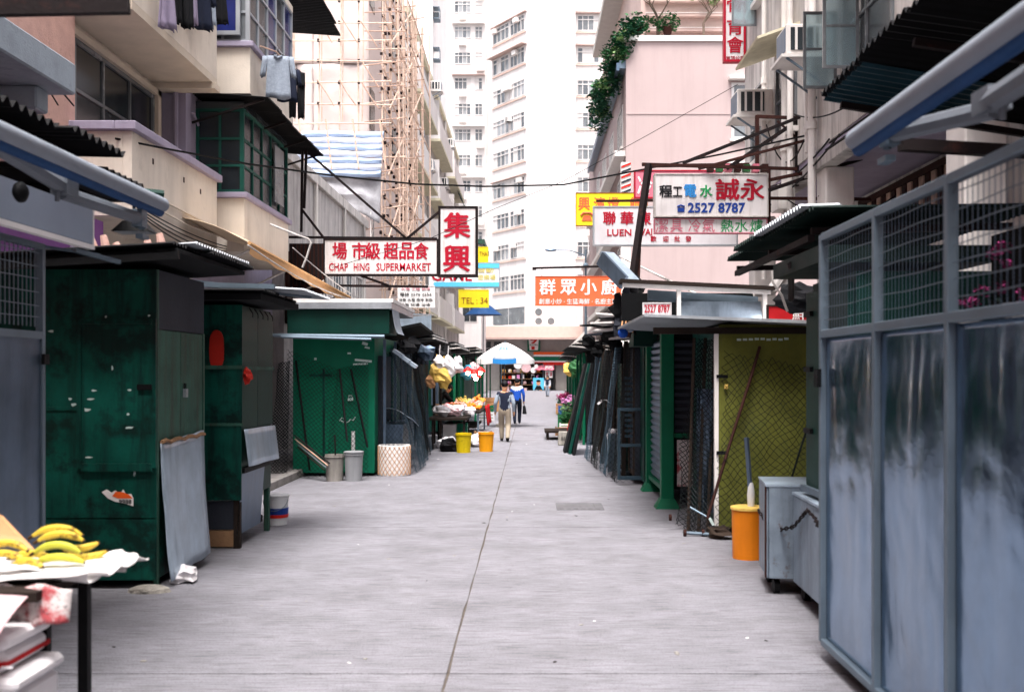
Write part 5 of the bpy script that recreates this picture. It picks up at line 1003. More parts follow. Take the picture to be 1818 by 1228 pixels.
for k in range(9): MB().obox((x4(1312+k*10.5), y0-.004, z4(602+random.uniform(-1, 1))), (.05, .004, .025)).build('torn_paper', 'chip_white', t)
net(t, (x4(1262), y0-.25, .08), (x4(1445), y0-.12, .1), (x4(1440), y0-.05, z4(650)), (x4(1285), y0-.06, z4(625)), .088, .0035, 'net_dark', .05, jit=.05)
MB().tube([P(1349, 615, y0-.05), P(1330, 680, y0-.1), P(1295, 790, y0-.15), P(1256, 920, y0-.3)], .018, 6).build('net_rope', 'rust_steel', t); MB().tube([P(1438, 745, y0-.05), P(1420, 800, y0-.1), P(1402, 860, y0-.12)], .012, 6).build('net_rope', 'net_dark', t)
for py in (668, 803): part('hasp', 'black_iron', t, (x4(1271), x4(1291), y0-.05, y0-.031, z4(py+3), z4(py-3))); 
part('padlock', 'bag_yellow', t, (x4(1285), x4(1291), y0-.05, y0-.02, z4(690), z4(682)))
part('plinth', 'dark_wood', t, (x4(1282), x4(1440), y0+.03, y0+.1, .0, .099)); MB().blob((x4(1272), y0-.2, .07), .11, 9, 7, .8, (1.2, 1, .6)).build('net_bundle', 'net_rust', t); MB().obox((x4(1254), y0-.35, z4(918)), (.03, .015, .09), Matrix.Rotation(-.5, 3, 'Y')).build('padlock_tag', 'chip_white', t)
t = thing('folding_rack', (1.85, 12.6, 0), 'wheeled folding rack wrapped in dark netting beside the olive panel', 'rack')
for px in (1222, 1240, 1256): MB().beam(P(px, 960-(1256-px)*.3, 12.3), P(px+14-(1256-px)*.1, 600, 12.6), .035).build('upright', 'net_rust', t)
net(t, P(1215, 945, 12.2), P(1262, 955, 12.0), P(1272, 605, 12.3), P(1238, 600, 12.5), .06, .005, 'net_dark', .05); net(t, P(1200, 930, 12.6), P(1235, 945, 12.3), P(1250, 610, 12.6), P(1232, 605, 12.8), .06, .005, 'net_dark', .05)
MB().grid(lambda u, v: P(1238+30*u, 690+220*v, 12.45)+Vector((0, .05*math.sin(u*5+v*4), 0)), 6, 10).build('folded_sheet', 'galv_dull', t, solid=.01)
b = MB(); b.tube([P(1215, 945, 12.1), P(1262, 948, 12.0)], .02, 8); b.tube([P(1225, 900, 12.1), P(1260, 920, 12.0)], .012, 6); split(b, 'axle', 'galv_frame', t)
for px, py in ((1216, 950), (1190, 918), (1248, 952)): q = P(px, py, 12.05+(.5 if px < 1200 else 0)); MB().tube([(q.x-.015, q.y, max(.04, q.z)), (q.x+.015, q.y, max(.04, q.z))], .04, 12).build('wheel', 'rust_steel', t)
# ---------------------------------------------------------------- right: green pillar stall with roller shutters
t = thing('shutter_stall', (2.3, 15.6, 0), 'stall with grey roller shutters between bright green pillars', 'stall')
for (x, y) in ((1.91, 14.6), (1.94, 16.7)):
    p = part('pillar', 'green_post', t, (x-.09, x+.09, y-.09, y+.09, .1, 2.5), bevel=.01); MB().hexa([(x-.17, y-.17, 0), (x+.17, y-.17, 0), (x+.17, y+.17, 0), (x-.17, y+.17, 0), (x-.1, y-.1, .13), (x+.1, y-.1, .13), (x+.1, y+.1, .13), (x-.1, y+.1, .13)]).build('pillar_foot', 'green_post', p)
for k in range(21):
    z = .28+k*.1; MB().hexa([(1.93, 14.72, z), (1.95, 14.72, z), (1.95, 16.58, z), (1.93, 16.58, z), (1.905, 14.72, z+.05), (1.95, 14.72, z+.094), (1.95, 16.58, z+.094), (1.905, 16.58, z+.05)]).build('shutter_slat', 'galv_dull', t)
for k in range(13):
    z = 1.05+k*.1; MB().hexa([(2.02, 14.6, z), (2.9, 14.6, z), (2.9, 14.63, z), (2.02, 14.63, z), (2.02, 14.575, z+.05), (2.9, 14.575, z+.05), (2.9, 14.63, z+.094), (2.02, 14.63, z+.094)]).build('shutter_slat', 'grey_board', t)
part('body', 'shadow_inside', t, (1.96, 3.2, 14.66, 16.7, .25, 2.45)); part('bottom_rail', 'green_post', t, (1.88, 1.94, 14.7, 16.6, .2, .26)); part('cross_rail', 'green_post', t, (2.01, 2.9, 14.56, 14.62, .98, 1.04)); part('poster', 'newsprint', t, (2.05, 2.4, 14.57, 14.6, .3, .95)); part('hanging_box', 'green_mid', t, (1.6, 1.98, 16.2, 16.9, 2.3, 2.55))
part('roof_board', 'asphalt_felt', t, (1.55, 3.3, 14.3, 17.0, 2.58, 2.63))
for k in range(3): part('stacked_board', ('old_white', 'asphalt_felt', 'trim_white')[k], t, (1.62+.05*k, 2.4, 14.35+.1*k, 16.5, 2.634+.05*k, 2.68+.05*k))
# roof top store
D = 13.2
t = thing('roof_store', (2.5, 13.2, 2.6), 'white framed roof top store with a grey sheet on the olive stall', 'store')
def bb(m, nm, px0, px1, py0, py1, d0, d1, par): return part(nm, m, par, (P(px0, 0, D).x, P(px1, 0, D).x, D+d0, D+d1, ZZ(py1, D), ZZ(py0, D)))
MB().grid(lambda u, v: P(1206+148*u, 568-34*v, D)+Vector((0, .12-.25*abs(u-.5)*(1-v), 0)), 14, 6).build('grey_sheet', 'galv', t, solid=.008)
for a in ((1200, 1207, 505, 568), (1352, 1359, 512, 568)): bb('trim_white', 'post', *a, -.1, -.03, t)
MB().beam(P(1100, 500, D), P(1372, 513, D), .3, .05).build('roof_bar', 'dark_wood', t); MB().beam(P(1105, 506, D-.1), P(1368, 519, D-.1), .04, .05).build('roof_bar', 'trim_white', t); bb('shadow_inside', 'back', 1110, 1352, 515, 566, .5, .55, t)
for k in range(3): MB().beam(P(1150, 518+k*6, D+.2), P(1345, 530+k*6, D+.3), .05).build('stored_pole', 'galv_frame', t)
t = board('number_board', 'small pale board with a red telephone number on the roof', 1141, 1192, 537, 561, 13.0, 'sign_white', 'sign_white', th=.03, fw=.012); tx(t, '2527 8787', 'sign_red', 1144, 1189, 541, 555, 13.0, .02)
t = board('red_board', 'dark red board with white characters beside the roof top store', 1362, 1442, 541, 574, 12.4, 'red_cloth', 'dark_wood', th=.04, fw=.02); tx(t, '鮮', 'pure_white', 1406, 1432, 547, 568, 12.4, .0)
t = thing('black_bundle', P(1420, 530, 12), 'black plastic bundle under the right green roof', 'bundle'); MB().blob(P(1420, 528, 12), .2, 12, 9, .6, (1.4, 1, .8)).build('wrap', 'black_cloth', t)
t = thing('tilted_duct', P(1100, 480, 15.5), 'tilted silver sheet metal trough behind the gantry pole', 'duct'); MB().beam(P(1077, 450, 15.8), P(1122, 498, 15.4), .28, .06).build('trough', 'galv', t); MB().beam(P(1066, 458, 15.7), P(1108, 502, 15.3), .05, .22).build('trough_side', 'galv_dull', t)
t = thing('hung_clutter', P(1118, 540, 15.6), 'dark bundle of cloths and straps hanging on the gantry pole', 'bundle')
for k in range(12): c = P(1112+random.uniform(-14, 20), 510+k*7+random.uniform(-4, 4), 15.7); MB().blob(c, random.uniform(.06, .13), 8, 6, .9, (1, 1, 1.3)).build('cloth', ('black_cloth', 'shadow_inside', 'grey_board', 'rust_steel')[k % 4], t)
for k in range(4): MB().tube([P(1110+k*5, 540, 15.5), P(1102+k*7, 590, 15.4)], .014, 5).build('strap', 'cardboard', t)
for k, (px, py, m_, lb) in enumerate(((1106, 591, 'blue_cloth', 'round blue float hanging below the gantry pole'), (1118, 581, 'grey_cloth', 'round pale float beside the blue one'))):
    c = P(px, py, 15.3); q = MB().blob(c, .075, 14, 10, .02).build('float', m_, org=c, smooth=True); tag(q, lb, 'float')
# ---------------------------------------------------------------- right: mesh cages, leaning boards
t = thing('mesh_cage', (1.7, 19, 0), 'dark chain link cage stall next to the green pillars', 'stall')
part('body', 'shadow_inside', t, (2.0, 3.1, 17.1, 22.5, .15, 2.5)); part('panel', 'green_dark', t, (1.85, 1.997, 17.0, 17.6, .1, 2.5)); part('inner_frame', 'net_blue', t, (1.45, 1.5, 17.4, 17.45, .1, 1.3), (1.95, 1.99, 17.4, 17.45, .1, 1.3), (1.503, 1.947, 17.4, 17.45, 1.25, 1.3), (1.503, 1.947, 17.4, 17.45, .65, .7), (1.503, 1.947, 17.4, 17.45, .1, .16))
for i, (ya, yb, xa) in enumerate(((17.6, 18.5, 1.6), (18.65, 19.9, 1.5), (20.05, 21.6, 1.42), (21.75, 23, 1.36))):
    h_ = (2.3, 2.05, 2.35, 2.15)[i]; c = part('cabinet', ('grey_board', 'green_dark', 'shadow_inside', 'green_grimy')[i], t, (xa+.16, 2.0, ya, yb, .12, h_), bevel=.012)
    part('cabinet_rail', 'net_rust', c, (xa+.13, xa+.157, ya, yb, h_*.5, h_*.5+.05), (xa+.13, xa+.157, ya, yb, .15, .2), (xa+.13, xa+.157, ya, ya+.05, .2, h_), (xa+.13, xa+.157, yb-.05, yb, .2, h_))
    net(t, (xa-.15, ya, .03), (xa-.18, yb, .03), (xa+.1, yb, 2.35), (xa+.12, ya, 2.35), .1, .0038, ('net_dark', 'net_blue', 'net_dark', 'net_blue')[i], .02); net(t, (xa-.15, ya-.03, .03), (1.98, ya-.03, .05), (1.98, ya-.03, 2.3), (xa+.12, ya-.03, 2.35), .1, .0032, 'net_dark', .03)
    MB().beam((xa+.05, yb+.06, 0), (xa+.1, yb+.06, 2.45), .07).build('post', 'dark_wood', t)
for k in range(12): MB().beam((1.62, 17.9, .8+k*.09), (1.9, 17.8, .8+k*.09), .03, .05).build('rack_bar', 'net_blue', t)
b = MB(); q = MB(); MB().grid(lambda u, v: (1.45+.4*u, 19.0+.9*v, .75+.12*math.sin(u*5+v*6)-.3*u*v), 8, 8).build('plastic_cover', 'plastic_white', t, solid=.005); MB().grid(lambda u, v: (1.4+.4*u, 18.9+.3*math.sin(u*3), .08+.7*v), 8, 6).build('cover_front', 'galv', t, solid=.006); part('crate', 'shadow_inside', t, (1.5, 1.95, 20, 21.2, .05, 1.1)); MB().grid(lambda u, v: (1.35+.5*u, 20.6+.6*v, 1.25+.1*math.sin(u*6)), 6, 6).build('plastic_cover', 'plastic_white', t, solid=.005)
t = thing('roof_heap', (1.8, 19, 2.55), 'heap of stacked boards and sheets on the cage stall roof', 'boards')
for k in range(26):
    y = 16.9+random.random()*6.5; z = 2.52+.045*(k % 9)+random.uniform(0, .04); x = 1.15+random.random()*.5; a = random.uniform(-.12, .12)
    MB().obox((x+.7, y, z), (random.uniform(.7, 1.6), random.uniform(.4, 1.6), .03), Matrix.Rotation(a, 3, 'Y') @ Matrix.Rotation(random.uniform(-.3, .3), 3, 'Z')).build('board', random.choice(('asphalt_felt', 'old_white', 'grey_board', 'dark_wood', 'trim_white', 'roof_black')), t)
for k, (px, py) in enumerate(((1060, 620), (1080, 600), (1045, 606), (1095, 614))): MB().blob(P(px, py, 20), .14, 8, 6, .7).build('bundle', 'shadow_inside', t)
t = thing('leaning_boards', (.95, 24, 0), 'dark green boards leaning outward beside the flowers', 'boards')
for k in range(3): MB().hexa([(.78+k*.09, 24.4-k*.35, .0), (.84+k*.09, 24.4-k*.35, .0), (.84+k*.09, 25.3-k*.35, .0), (.78+k*.09, 25.3-k*.35, .0), (1.28+k*.05, 24.4-k*.35, 2.1), (1.34+k*.05, 24.4-k*.35, 2.1), (1.34+k*.05, 25.3-k*.35, 2.1), (1.28+k*.05, 25.3-k*.35, 2.1)]).build('board', 'green_dark' if k == 1 else 'asphalt_felt', t)
q = G(1002, 790); t = thing('concrete_block', (q.x, q.y, 0), 'squat concrete block standing in front of the leaning boards', 'block'); MB().hexa([(q.x-.17, q.y-.15, 0), (q.x+.17, q.y-.15, 0), (q.x+.17, q.y+.15, 0), (q.x-.17, q.y+.15, 0), (q.x-.15, q.y-.13, .36), (q.x+.15, q.y-.13, .36), (q.x+.15, q.y+.13, .36), (q.x-.15, q.y+.13, .36)]).build('block', 'cement', t, bevel=.02); text('862', t, 'sign_black', q.x-.09, q.x+.09, .12, .24, q.y-.16, bold=0, depth=.002)
# far right stalls
for k, (ya, yb, xa, lb) in enumerate(((27, 31, 1.45, 'dark green stall behind the potted flowers'), (33, 38, 1.6, 'green stall beyond the potted flowers'), (42, 50, 1.8, 'dim stall near the far end on the right'))):
    t = thing('market_stall', (xa, ya, 0), lb, 'stall'); part('body', 'green_mid' if k else 'shadow_inside', t, (xa, 3.1, ya, yb, .1, 2.4)); part('side_panel', 'green_bright', t, (xa-.03, xa-.003, ya+.3, yb-.5, .2, 2.3))
    for j in range(6): MB().obox((xa+.3, (ya+yb)/2, 2.45+.05*j), (1.6-.15*j, yb-ya+random.uniform(-.4, .4), .03), Matrix.Rotation(.1, 3, 'Y')).build('roof_board', ('asphalt_felt', 'old_white')[j % 2], t)
    for j in range(3): part('post', 'green_post', t, (xa-.1, xa-.035, ya+.1+j*(yb-ya)*.45, ya+.17+j*(yb-ya)*.45, 0, 2.4))
# potted flowers
for k, (px, py, m_, sz, lb) in enumerate(((1000, 765, 'leaf', .3, 'low leafy green pot at the front of the flower stall'), (1005, 755, 'leaf_pale', .32, 'pale leafy pot just behind the front one'), (1010, 750, 'bloom_pink', .42, 'pot of pale pink blooms in the middle of the flower stall'), (1018, 745, 'bloom_pink', .36, 'pot of pink blooms against the leaning boards'), (1003, 738, 'bloom_magenta', .36, 'pot of magenta blooms behind the pink ones'), (1012, 735, 'bloom_magenta', .36, 'tall pot of magenta blooms at the back'), (994, 732, 'bloom_magenta', .3, 'small magenta pot nearest the street'))):
    q = G(px, py); z = (.25, .3, .55, .62, .62, .7, .5)[k]; q.x += .12; p = thing('flower_pot', (q.x, q.y, 0), lb, 'plant'); MB().lathe([(.12, 0), (.17, z*.6), (.15, z*.6)], (q.x, q.y, 0), 14).build('pot', 'grey_board', p); b = MB(); f_ = MB()
    leaves(f_, cloud((q.x, q.y, z), (sz*.8, sz*.8, .26), 350), .1)
    for j in range(26): leaves(b, cloud((q.x+random.uniform(-sz, sz)*.9, q.y+random.uniform(-sz, sz)*.9, z+.2+random.uniform(-.05, .16)), (.06, .06, .05), 22), .05)
    f_.build('foliage', 'leaf', p, kind='stuff'); b.build('blooms', m_, p, kind='stuff')
t = thing('plant_crate', (.75, 29.5, 0), 'low dark wooden trestle under the green pots', 'table'); part('top', 'dark_wood', t, (.4, 1.3, 29, 30.4, .2, .26)); 
for x in (.45, 1.2):
    for y in (29.05, 30.3): part('leg', 'dark_wood', t, (x, x+.06, y, y+.06, 0, .199))
q = P(1014, 752, 29); t = thing('red_bag', q, 'red plastic bag by the leaning boards', 'bag'); MB().blob((1.15, 28.2, .3), .2, 9, 7, .6, (.8, .8, 1.4)).build('film', 'red_plastic', t)
# ---------------------------------------------------------------- left: fruit and grocery stalls further on
for k, (ya, yb, xa, lb) in enumerate(((25.6, 30, -2.55, 'dark stall hung with yellow bags behind the yellow buckets'), (31.5, 36, -2.3, 'green stall behind the fruit table'), (38, 44, -2.0, 'green stall beyond the white parasol'), (48, 58, -2.2, 'dim stall near the far end on the left'))):
    t = thing('market_stall', (xa, ya, 0), lb, 'stall'); part('body', ('shadow_inside', 'green_mid', 'green_mid', 'green_dark')[k], t, (-4.2, xa-.5, ya, yb, .1, 2.4))
    for j in range(5): MB().obox((xa-.7, (ya+yb)/2, 2.5+.06*j+.1*(k == 0)), (1.9-.12*j, yb-ya+random.uniform(-.4, .4), .035), Matrix.Rotation(-.08, 3, 'Y')).build('roof_board', ('asphalt_felt', 'old_white')[j % 2], t)
    for j in range(3): part('post', 'green_post' if k else 'dark_wood', t, (xa-.05, xa+.02, ya+.1+j*(yb-ya)*.45, ya+.17+j*(yb-ya)*.45, 0, 2.45))
    if k == 1: part('side_panel', 'green_bright', t, (xa-.6, xa-.2, yb-.1, yb, .2, 2.3)); part('front_sheet', 'galv_dull', t, (-3.0, xa-.48, ya-.05, ya-.003, .9, 2.2))
    if k == 0:
        MB().obox((-2.9, 26, 3.0), (.9, .05, .7), Matrix.Rotation(.5, 3, 'Z')).build('tin_duct', 'galv', t); b = MB(); b.beam((-3.6, 25.8, 2.6), (-2.9, 26.2, 3.3), .05); b.beam((-3.3, 25.7, 2.6), (-2.7, 26.2, 3.1), .05); split(b, 'roof_strut', 'dark_steel', t)
        for j in range(8): MB().blob((-2.4+random.uniform(-.3, .3), 25.7+j*.5, 2.3+random.uniform(-.15, .2)), .16, 8, 6, .8).build('hung_bundle', ('black_cloth', 'grey_board')[j % 2], t)
for k, (px, py, m_, r, lb) in enumerate(((774, 662, 'bag_yellow', .16, 'yellow bag, leftmost of the hanging bags'), (787, 668, 'bag_yellow', .2, 'large yellow bag in the middle of the hanging bags'), (795, 650, 'plastic_white', .2, 'white plastic bag hanging above the yellow ones'), (780, 645, 'plastic_white', .15, 'small white bag at the back of the hanging bags'), (764, 678, 'cardboard', .13, 'brown bag hanging lowest by the net'))):
    c = P(px, py, 25.5); q = thing('hanging_bag', c-Vector((0, 0, r)), lb, 'bag'); MB().blob(c, r, 10, 8, .55, (1, .8, 1.25)).build('bag', m_, q); MB().tube([c+Vector((0, 0, r)), c+Vector((.02, 0, r+.3))], .012, 5).build('string', m_, q)
for k, (px, py, m_, lb) in enumerate(((823, 803, 'yellow_tub', 'bright yellow bucket in the street, left of the pair'), (863, 801, 'amber_tub', 'amber bucket in the street, right of the pair'))):
    q = G(px, py); pail((q.x, q.y, 0), .19, .46, m_, lb, handle=False, taper=.84)
t = thing('grocery_table', (-2.1, 26, 0), 'low dark table piled with plastic bags behind the yellow bucket', 'table'); part('top', 'dark_wood', t, (-2.5, -1.55, 25.4, 27.2, .72, .78)); 
for x in (-2.42, -1.65):
    for y in (25.45, 27.1): part('leg', 'dark_steel', t, (x, x+.05, y, y+.05, 0, .719))
part('carton', 'green_bright', t, (-1.85, -1.6, 26.2, 26.6, .05, .6)); part('carton', 'paper', t, (-2.2, -1.87, 26.2, 26.6, .05, .58))
for k in range(11):
    c = Vector((-2.4+random.random()*.8, 25.5+random.random()*1.4, .86+random.random()*.12)); q = MB().blob(c, random.uniform(.1, .17), 9, 7, .7, (1.2, 1, .7)).build('goods_bag', ('plastic_white', 'plastic_pink', 'plastic_white')[k % 3], org=c); tag(q, 'crumpled '+('white', 'pink', 'white')[k % 3]+' plastic bag heaped on the grocery table', 'bag', ('white', 'pink', 'white')[k % 3]+' plastic bags on the grocery table')
for k, (x, y, m_, lb) in enumerate(((-2.0, 25.2, 'plastic_white', 'pale bag on the ground under the grocery table'), (-1.95, 24.9, 'black_cloth', 'black rubbish bag by the bright yellow bucket'), (-1.35, 26.5, 'plastic_white', 'white bag on the ground between the yellow buckets'))):
    q = MB().blob((x, y, .16), .22, 10, 8, .6, (1.1, 1, .75)).build('ground_bag', m_, org=(x, y, 0)); tag(q, lb, 'bag')
t = thing('fruit_table', (-2.0, 32, 0), 'long fruit table heaped with oranges and apples by the vendor', 'table'); part('top', 'dark_wood', t, (-2.75, -1.45, 30.2, 34.4, .7, .76)); part('front_board', 'cardboard', t, (-2.75, -2.0, 30.14, 30.197, .62, .98)); part('shelf', 'dark_wood', t, (-2.7, -1.6, 30.5, 34, .25, .3))
for x in (-2.7, -1.55):
    for y in (30.25, 34.3): part('leg', 'galv_frame', t, (x, x+.05, y, y+.05, 0, .699))
for j, (m_, xa, xb, ya, yb) in enumerate((('fruit_orange', -2.0, -1.5, 30.3, 31.4), ('fruit_pink', -2.6, -2.0, 30.9, 32.2), ('fruit_pink', -2.0, -1.5, 31.5, 32.8), ('fruit_yellow', -2.5, -1.9, 32.3, 34), ('fruit_orange', -2.6, -2.0, 30.3, 30.9), ('fruit_mix', -1.9, -1.5, 32.9, 34.2))):
    b = MB(); 
    for k in range(60):
        x, y = random.uniform(xa, xb), random.uniform(ya, yb); b.blob((x, y, .8+.16*(1-abs(x-(xa+xb)/2)/(xb-xa)*2)*random.random()+.05*(y-30.3)), .045, 7, 5, .05)
    o = b.build('fruit_heap', m_, org=((xa+xb)/2, (ya+yb)/2, .76), kind='stuff', smooth=True); tag(o, ('oranges heaped at the street corner of the fruit table', 'pink apples heaped in the middle of the fruit table', 'pink apples along the street edge of the table', 'yellow pears heaped at the back of the fruit table', 'oranges behind the cardboard front of the table', 'mixed fruit at the far street corner of the table')[j], 'fruit')
q = MB().lathe([(.1, 0), (.19, .06), (.18, .06), (.09, .01)], (-2.35, 31.0, .92), 18).build('red_tray', 'red_plastic', org=(-2.35, 31, .92)); tag(q, 'shallow red plastic bowl on the fruit table', 'bowl')
for k, (ya, yb) in enumerate(((32.9, 33.6), (34.6, 35.4))):
    q = MB().grid(lambda u, v: (-1.43+.03*math.sin(u*9)+.08*v, ya+(yb-ya)*u, .82-.62*v), 10, 6).build('red_cloth', 'red_cloth', org=(-1.43, ya, .2), smooth=True, solid=.012); tag(q, ('red cloth hanging from the street edge of the fruit table', 'red cloth hanging beyond the fruit table')[k], 'cloth')
for k, (px, py) in enumerate(((831, 660), (842, 664), (853, 660), (845, 670))):
    c = P(px, py, 31.5+k*.4); t = thing('market_lamp', c, ('red shaded lamp, leftmost over the fruit table', 'red shaded lamp, second from the left', 'red shaded lamp, rightmost over the fruit table', 'red shaded lamp, lowest of the cluster')[k], 'lamp')
    MB().lathe([(.16, 0), (.15, .05), (.06, .13), (.03, .16)], c, 16).build('lamp_shade', 'lamp_red', t, smooth=True); MB().blob(c-Vector((0, 0, .03)), .065, 10, 8, 0).build('bulb', 'bulb', t, smooth=True); MB().tube([c+Vector((0, 0, .16)), c+Vector((.02, 0, .7))], .008, 5).build('cord', 'black_iron', t)
# parasol
D = 36; c = P(897, 0, D); zt, zr = ZZ(608, D), ZZ(637, D); rr = 1.04
t = thing('market_parasol', (c.x, D, 0), 'white parasol with one printed panel over the fruit stall', 'parasol')
for k in range(8):
    a0, a1 = k*math.pi/4+.39, (k+1)*math.pi/4+.39
    def fn(u, v):
        a = a0+(a1-a0)*u; r = rr*v*(1-.035*math.sin(math.pi*u)*v); return (c.x+r*math.cos(a), D+r*math.sin(a), zt-(zt-zr)*(v**1.35)-.03*math.sin(math.pi*u)*v)
    MB().grid(fn, 6, 8).build('canopy_panel', ('pure_white', 'grey_cloth')[k == 5], t, smooth=True, solid=.01)
    def fv(u, v): p = Vector(fn(u, 1)); return p-Vector((0, 0, .16*v))
    MB().grid(fv, 6, 2).build('valance', ('pure_white', 'sign_sky')[k == 5], t, solid=.01); MB().tube([(c.x, D, zt-.1), fn(0, .97)], .012, 5).build('rib', 'galv_frame', t)
MB().tube([(c.x-.1, D, 0), (c.x, D, zt+.06)], .025, 8).build('pole', 'galv_frame', t); MB().lathe([(.22, 0), (.22, .1), (.05, .14)], (c.x-.1, D, 0), 14).build('base', 'cement', t)
text('龍井茶', t, 'sign_sky', c.x-.18, c.x+.12, zr+.28, zr+.4, D-.93, bold=.0)
t = thing('blue_umbrella', P(858, 552, 70), 'blue market umbrella under the yellow telephone banner', 'parasol'); q = P(858, 538, 70); MB().lathe([(1.3, -.8), (1.2, -.75), (.6, -.25), (.05, .1), (0.01, .12)], q, 10).build('canopy', 'awning_blue', t); MB().tube([q+Vector((0, 0, .1)), (q.x, q.y, 0)], .03, 6).build('pole', 'galv_frame', t)
# goods of the shop at the street end
random.seed(11)
sh = thing('shop_rack', (-.6, 106.6, 0), 'open display rack crowded with goods in front of the shop', 'rack')
part('back', 'dark_wood', sh, (-3.0, 1.3, 107.2, 107.3, 0, 2.8)); 
for z in (.6, 1.2, 1.8): part('shelf', 'wood', sh, (-3.0, 1.3, 106.5, 107.19, z-.04, z))
for x in (-3, -.9, 1.25): part('post', 'galv_frame', sh, (x, x+.05, 106.45, 106.5, 0, 2.7))
for k in range(48):
    z = (.0, .6, 1.2, 1.8)[k % 4]; x = -2.8+random.random()*3.9; b = MB(); m_ = random.choice(('fruit_orange', 'plastic_white', 'bag_yellow', 'plastic_pink', 'black_cloth', 'paper', 'cardboard', 'bloom_pink', 'red_plastic'))
    if k % 2: b.blob((x, 106.8, z+.19), .19, 8, 6, .3)
    else: b.box(x-.15, x+.15, 106.6, 106.95, z+.003, z+random.uniform(.25, .5))
    b.build('goods', m_, sh)
for k, (px, py, r) in enumerate(((920, 647, .45), (934, 652, .5), (947, 657, .3), (952, 650, .2))):
    c = P(px, py, 106.3); q = MB().tube([c, c+Vector((0, .04, 0))], r, 20).build('round_fan', ('pure_white', 'plastic_pink', 'pure_white', 'paper')[k], org=c); tag(q, ('white round fan, leftmost at the shop front', 'large pinkish round fan at the shop front', 'small white fan under the shop awning', 'smallest pale fan under the shop awning')[k], 'fan')
c = P(956, 682, 105.5); t = thing('poster_board', (c.x, 105.5, 0), 'poster of a dark haired figure in a suit standing at the shop', 'poster'); part('board', 'sign_cyan', t, (c.x-.55, c.x+.55, 105.5, 105.55, .1, 1.3)); MB().prism([(c.x-.4, 105.49, .12), (c.x+.4, 105.49, .12), (c.x+.2, 105.49, .5), (c.x-.2, 105.49, .5)], (0, -.01, 0)).build('printed_suit', 'black_cloth', t); MB().blob((c.x, 105.49, .78), .26, 12, 8, 0, (.85, .02, 1)).build('printed_face', 'skin', t); MB().blob((c.x, 105.485, .98), .24, 12, 8, 0, (.95, .02, .5)).build('printed_hair', 'hair', t)
for k, px in enumerate((971, 978)): x = P(px, 0, 106.4).x; t = thing('upright_poster', (x, 106.4, 1.3), ('narrow red lettered poster, left of the pair at the shop', 'narrow red lettered poster, right of the pair at the shop')[k], 'poster'); part('board', 'pure_white', t, (x-.17, x+.17, 106.4, 106.44, 1.3, 2.5)); text('特\n價', t, 'sign_red', x-.1, x+.1, 1.45, 2.35, 106.395, bold=.03)
# crates and bundles along the far stalls
mat('crate_blue', '2a4f8a', .5, var=.15); mat('crate_green', '1f6a45', .5, var=.15)
def crate(x, y, w, d, h, m, lb, z=0.):
    t = thing('produce_crate', (x, y, z), lb, 'crate'); part('floor', m, t, (x-w/2, x+w/2, y-d/2, y+d/2, z+.002, z+.03))
    for k in range(3):
        z0 = z+.05+k*(h-.05)/3; part('slat', m, t, (x-w/2, x+w/2, y-d/2, y-d/2+.02, z0, z0+(h-.05)/3-.03)); part('slat', m, t, (x-w/2, x-w/2+.02, y-d/2+.023, y+d/2, z0, z0+(h-.05)/3-.03)); part('slat', m, t, (x+w/2-.02, x+w/2, y-d/2+.023, y+d/2, z0, z0+(h-.05)/3-.03))
    for sx in (-1, 1): part('corner', m, t, (x+sx*(w/2-.001)-.02, x+sx*(w/2-.001)+.02, y-d/2-.012, y-d/2-.001, z, z+h))
    part('contents', random.choice(('fruit_green', 'fruit_orange', 'leaf', 'plastic_white')), t, (x-w/2+.03, x+w/2-.03, y-d/2+.03, y+d/2-.03, z+.04, z+h-.04), bevel=.05)
for a in ((-1.7, 40, .6, .5, .4, 'foam', 'white foam crate on the ground beyond the parasol'), (-1.75, 41, .55, .5, .35, 'crate_blue', 'blue crate behind the white foam crate'), (-1.9, 45, .6, .6, .5, 'crate_green', 'green crate at the far left stalls'), (-1.8, 50, .7, .6, .7, 'cardboard', 'tall cardboard crate near the left street end'),
          (1.2, 33, .55, .5, .3, 'foam', 'white foam crate behind the potted flowers'), (1.25, 36, .6, .5, .45, 'crate_green', 'green crate beyond the potted flowers'), (1.4, 41, .6, .6, .6, 'crate_blue', 'blue crate at the far right stalls'), (1.5, 47, .7, .6, .5, 'cardboard', 'cardboard crate near the right street end'), (-1.3, 28.6, .45, .4, .3, 'wood', 'small wooden crate under the fruit table edge'), (1.0, 31.2, .5, .4, .28, 'wood', 'low wooden crate beside the potted flowers')): crate(*a)
for k, (x, y, z, m_, lb) in enumerate(((-2.2, 31, 2.1, 'plastic_white', 'white bag bundle hanging above the fruit table'), (-2.0, 37.5, 2.0, 'plastic_pink', 'pink bag bundle hanging beside the parasol'), (-1.9, 39, 1.9, 'crate_green', 'green bag bundle hanging beyond the parasol'), (1.35, 32, 2.0, 'leaf', 'green bunch hanging under the right stall roof'), (1.45, 40, 2.0, 'bag_yellow', 'yellow bundle hanging at the far right stall'), (-2.1, 34.2, 1.9, 'sign_cyan', 'turquoise bundle hanging behind the red lamps'))):
    c = Vector((x, y, z)); q = thing('hanging_bundle', c, lb, 'bundle'); MB().blob(c, .2, 10, 8, .6, (1, .8, 1.2)).build('bag', m_, q); MB().tube([c+Vector((0, 0, .2)), c+Vector((0, 0, .45))], .012, 5).build('string', 'black_iron', q)
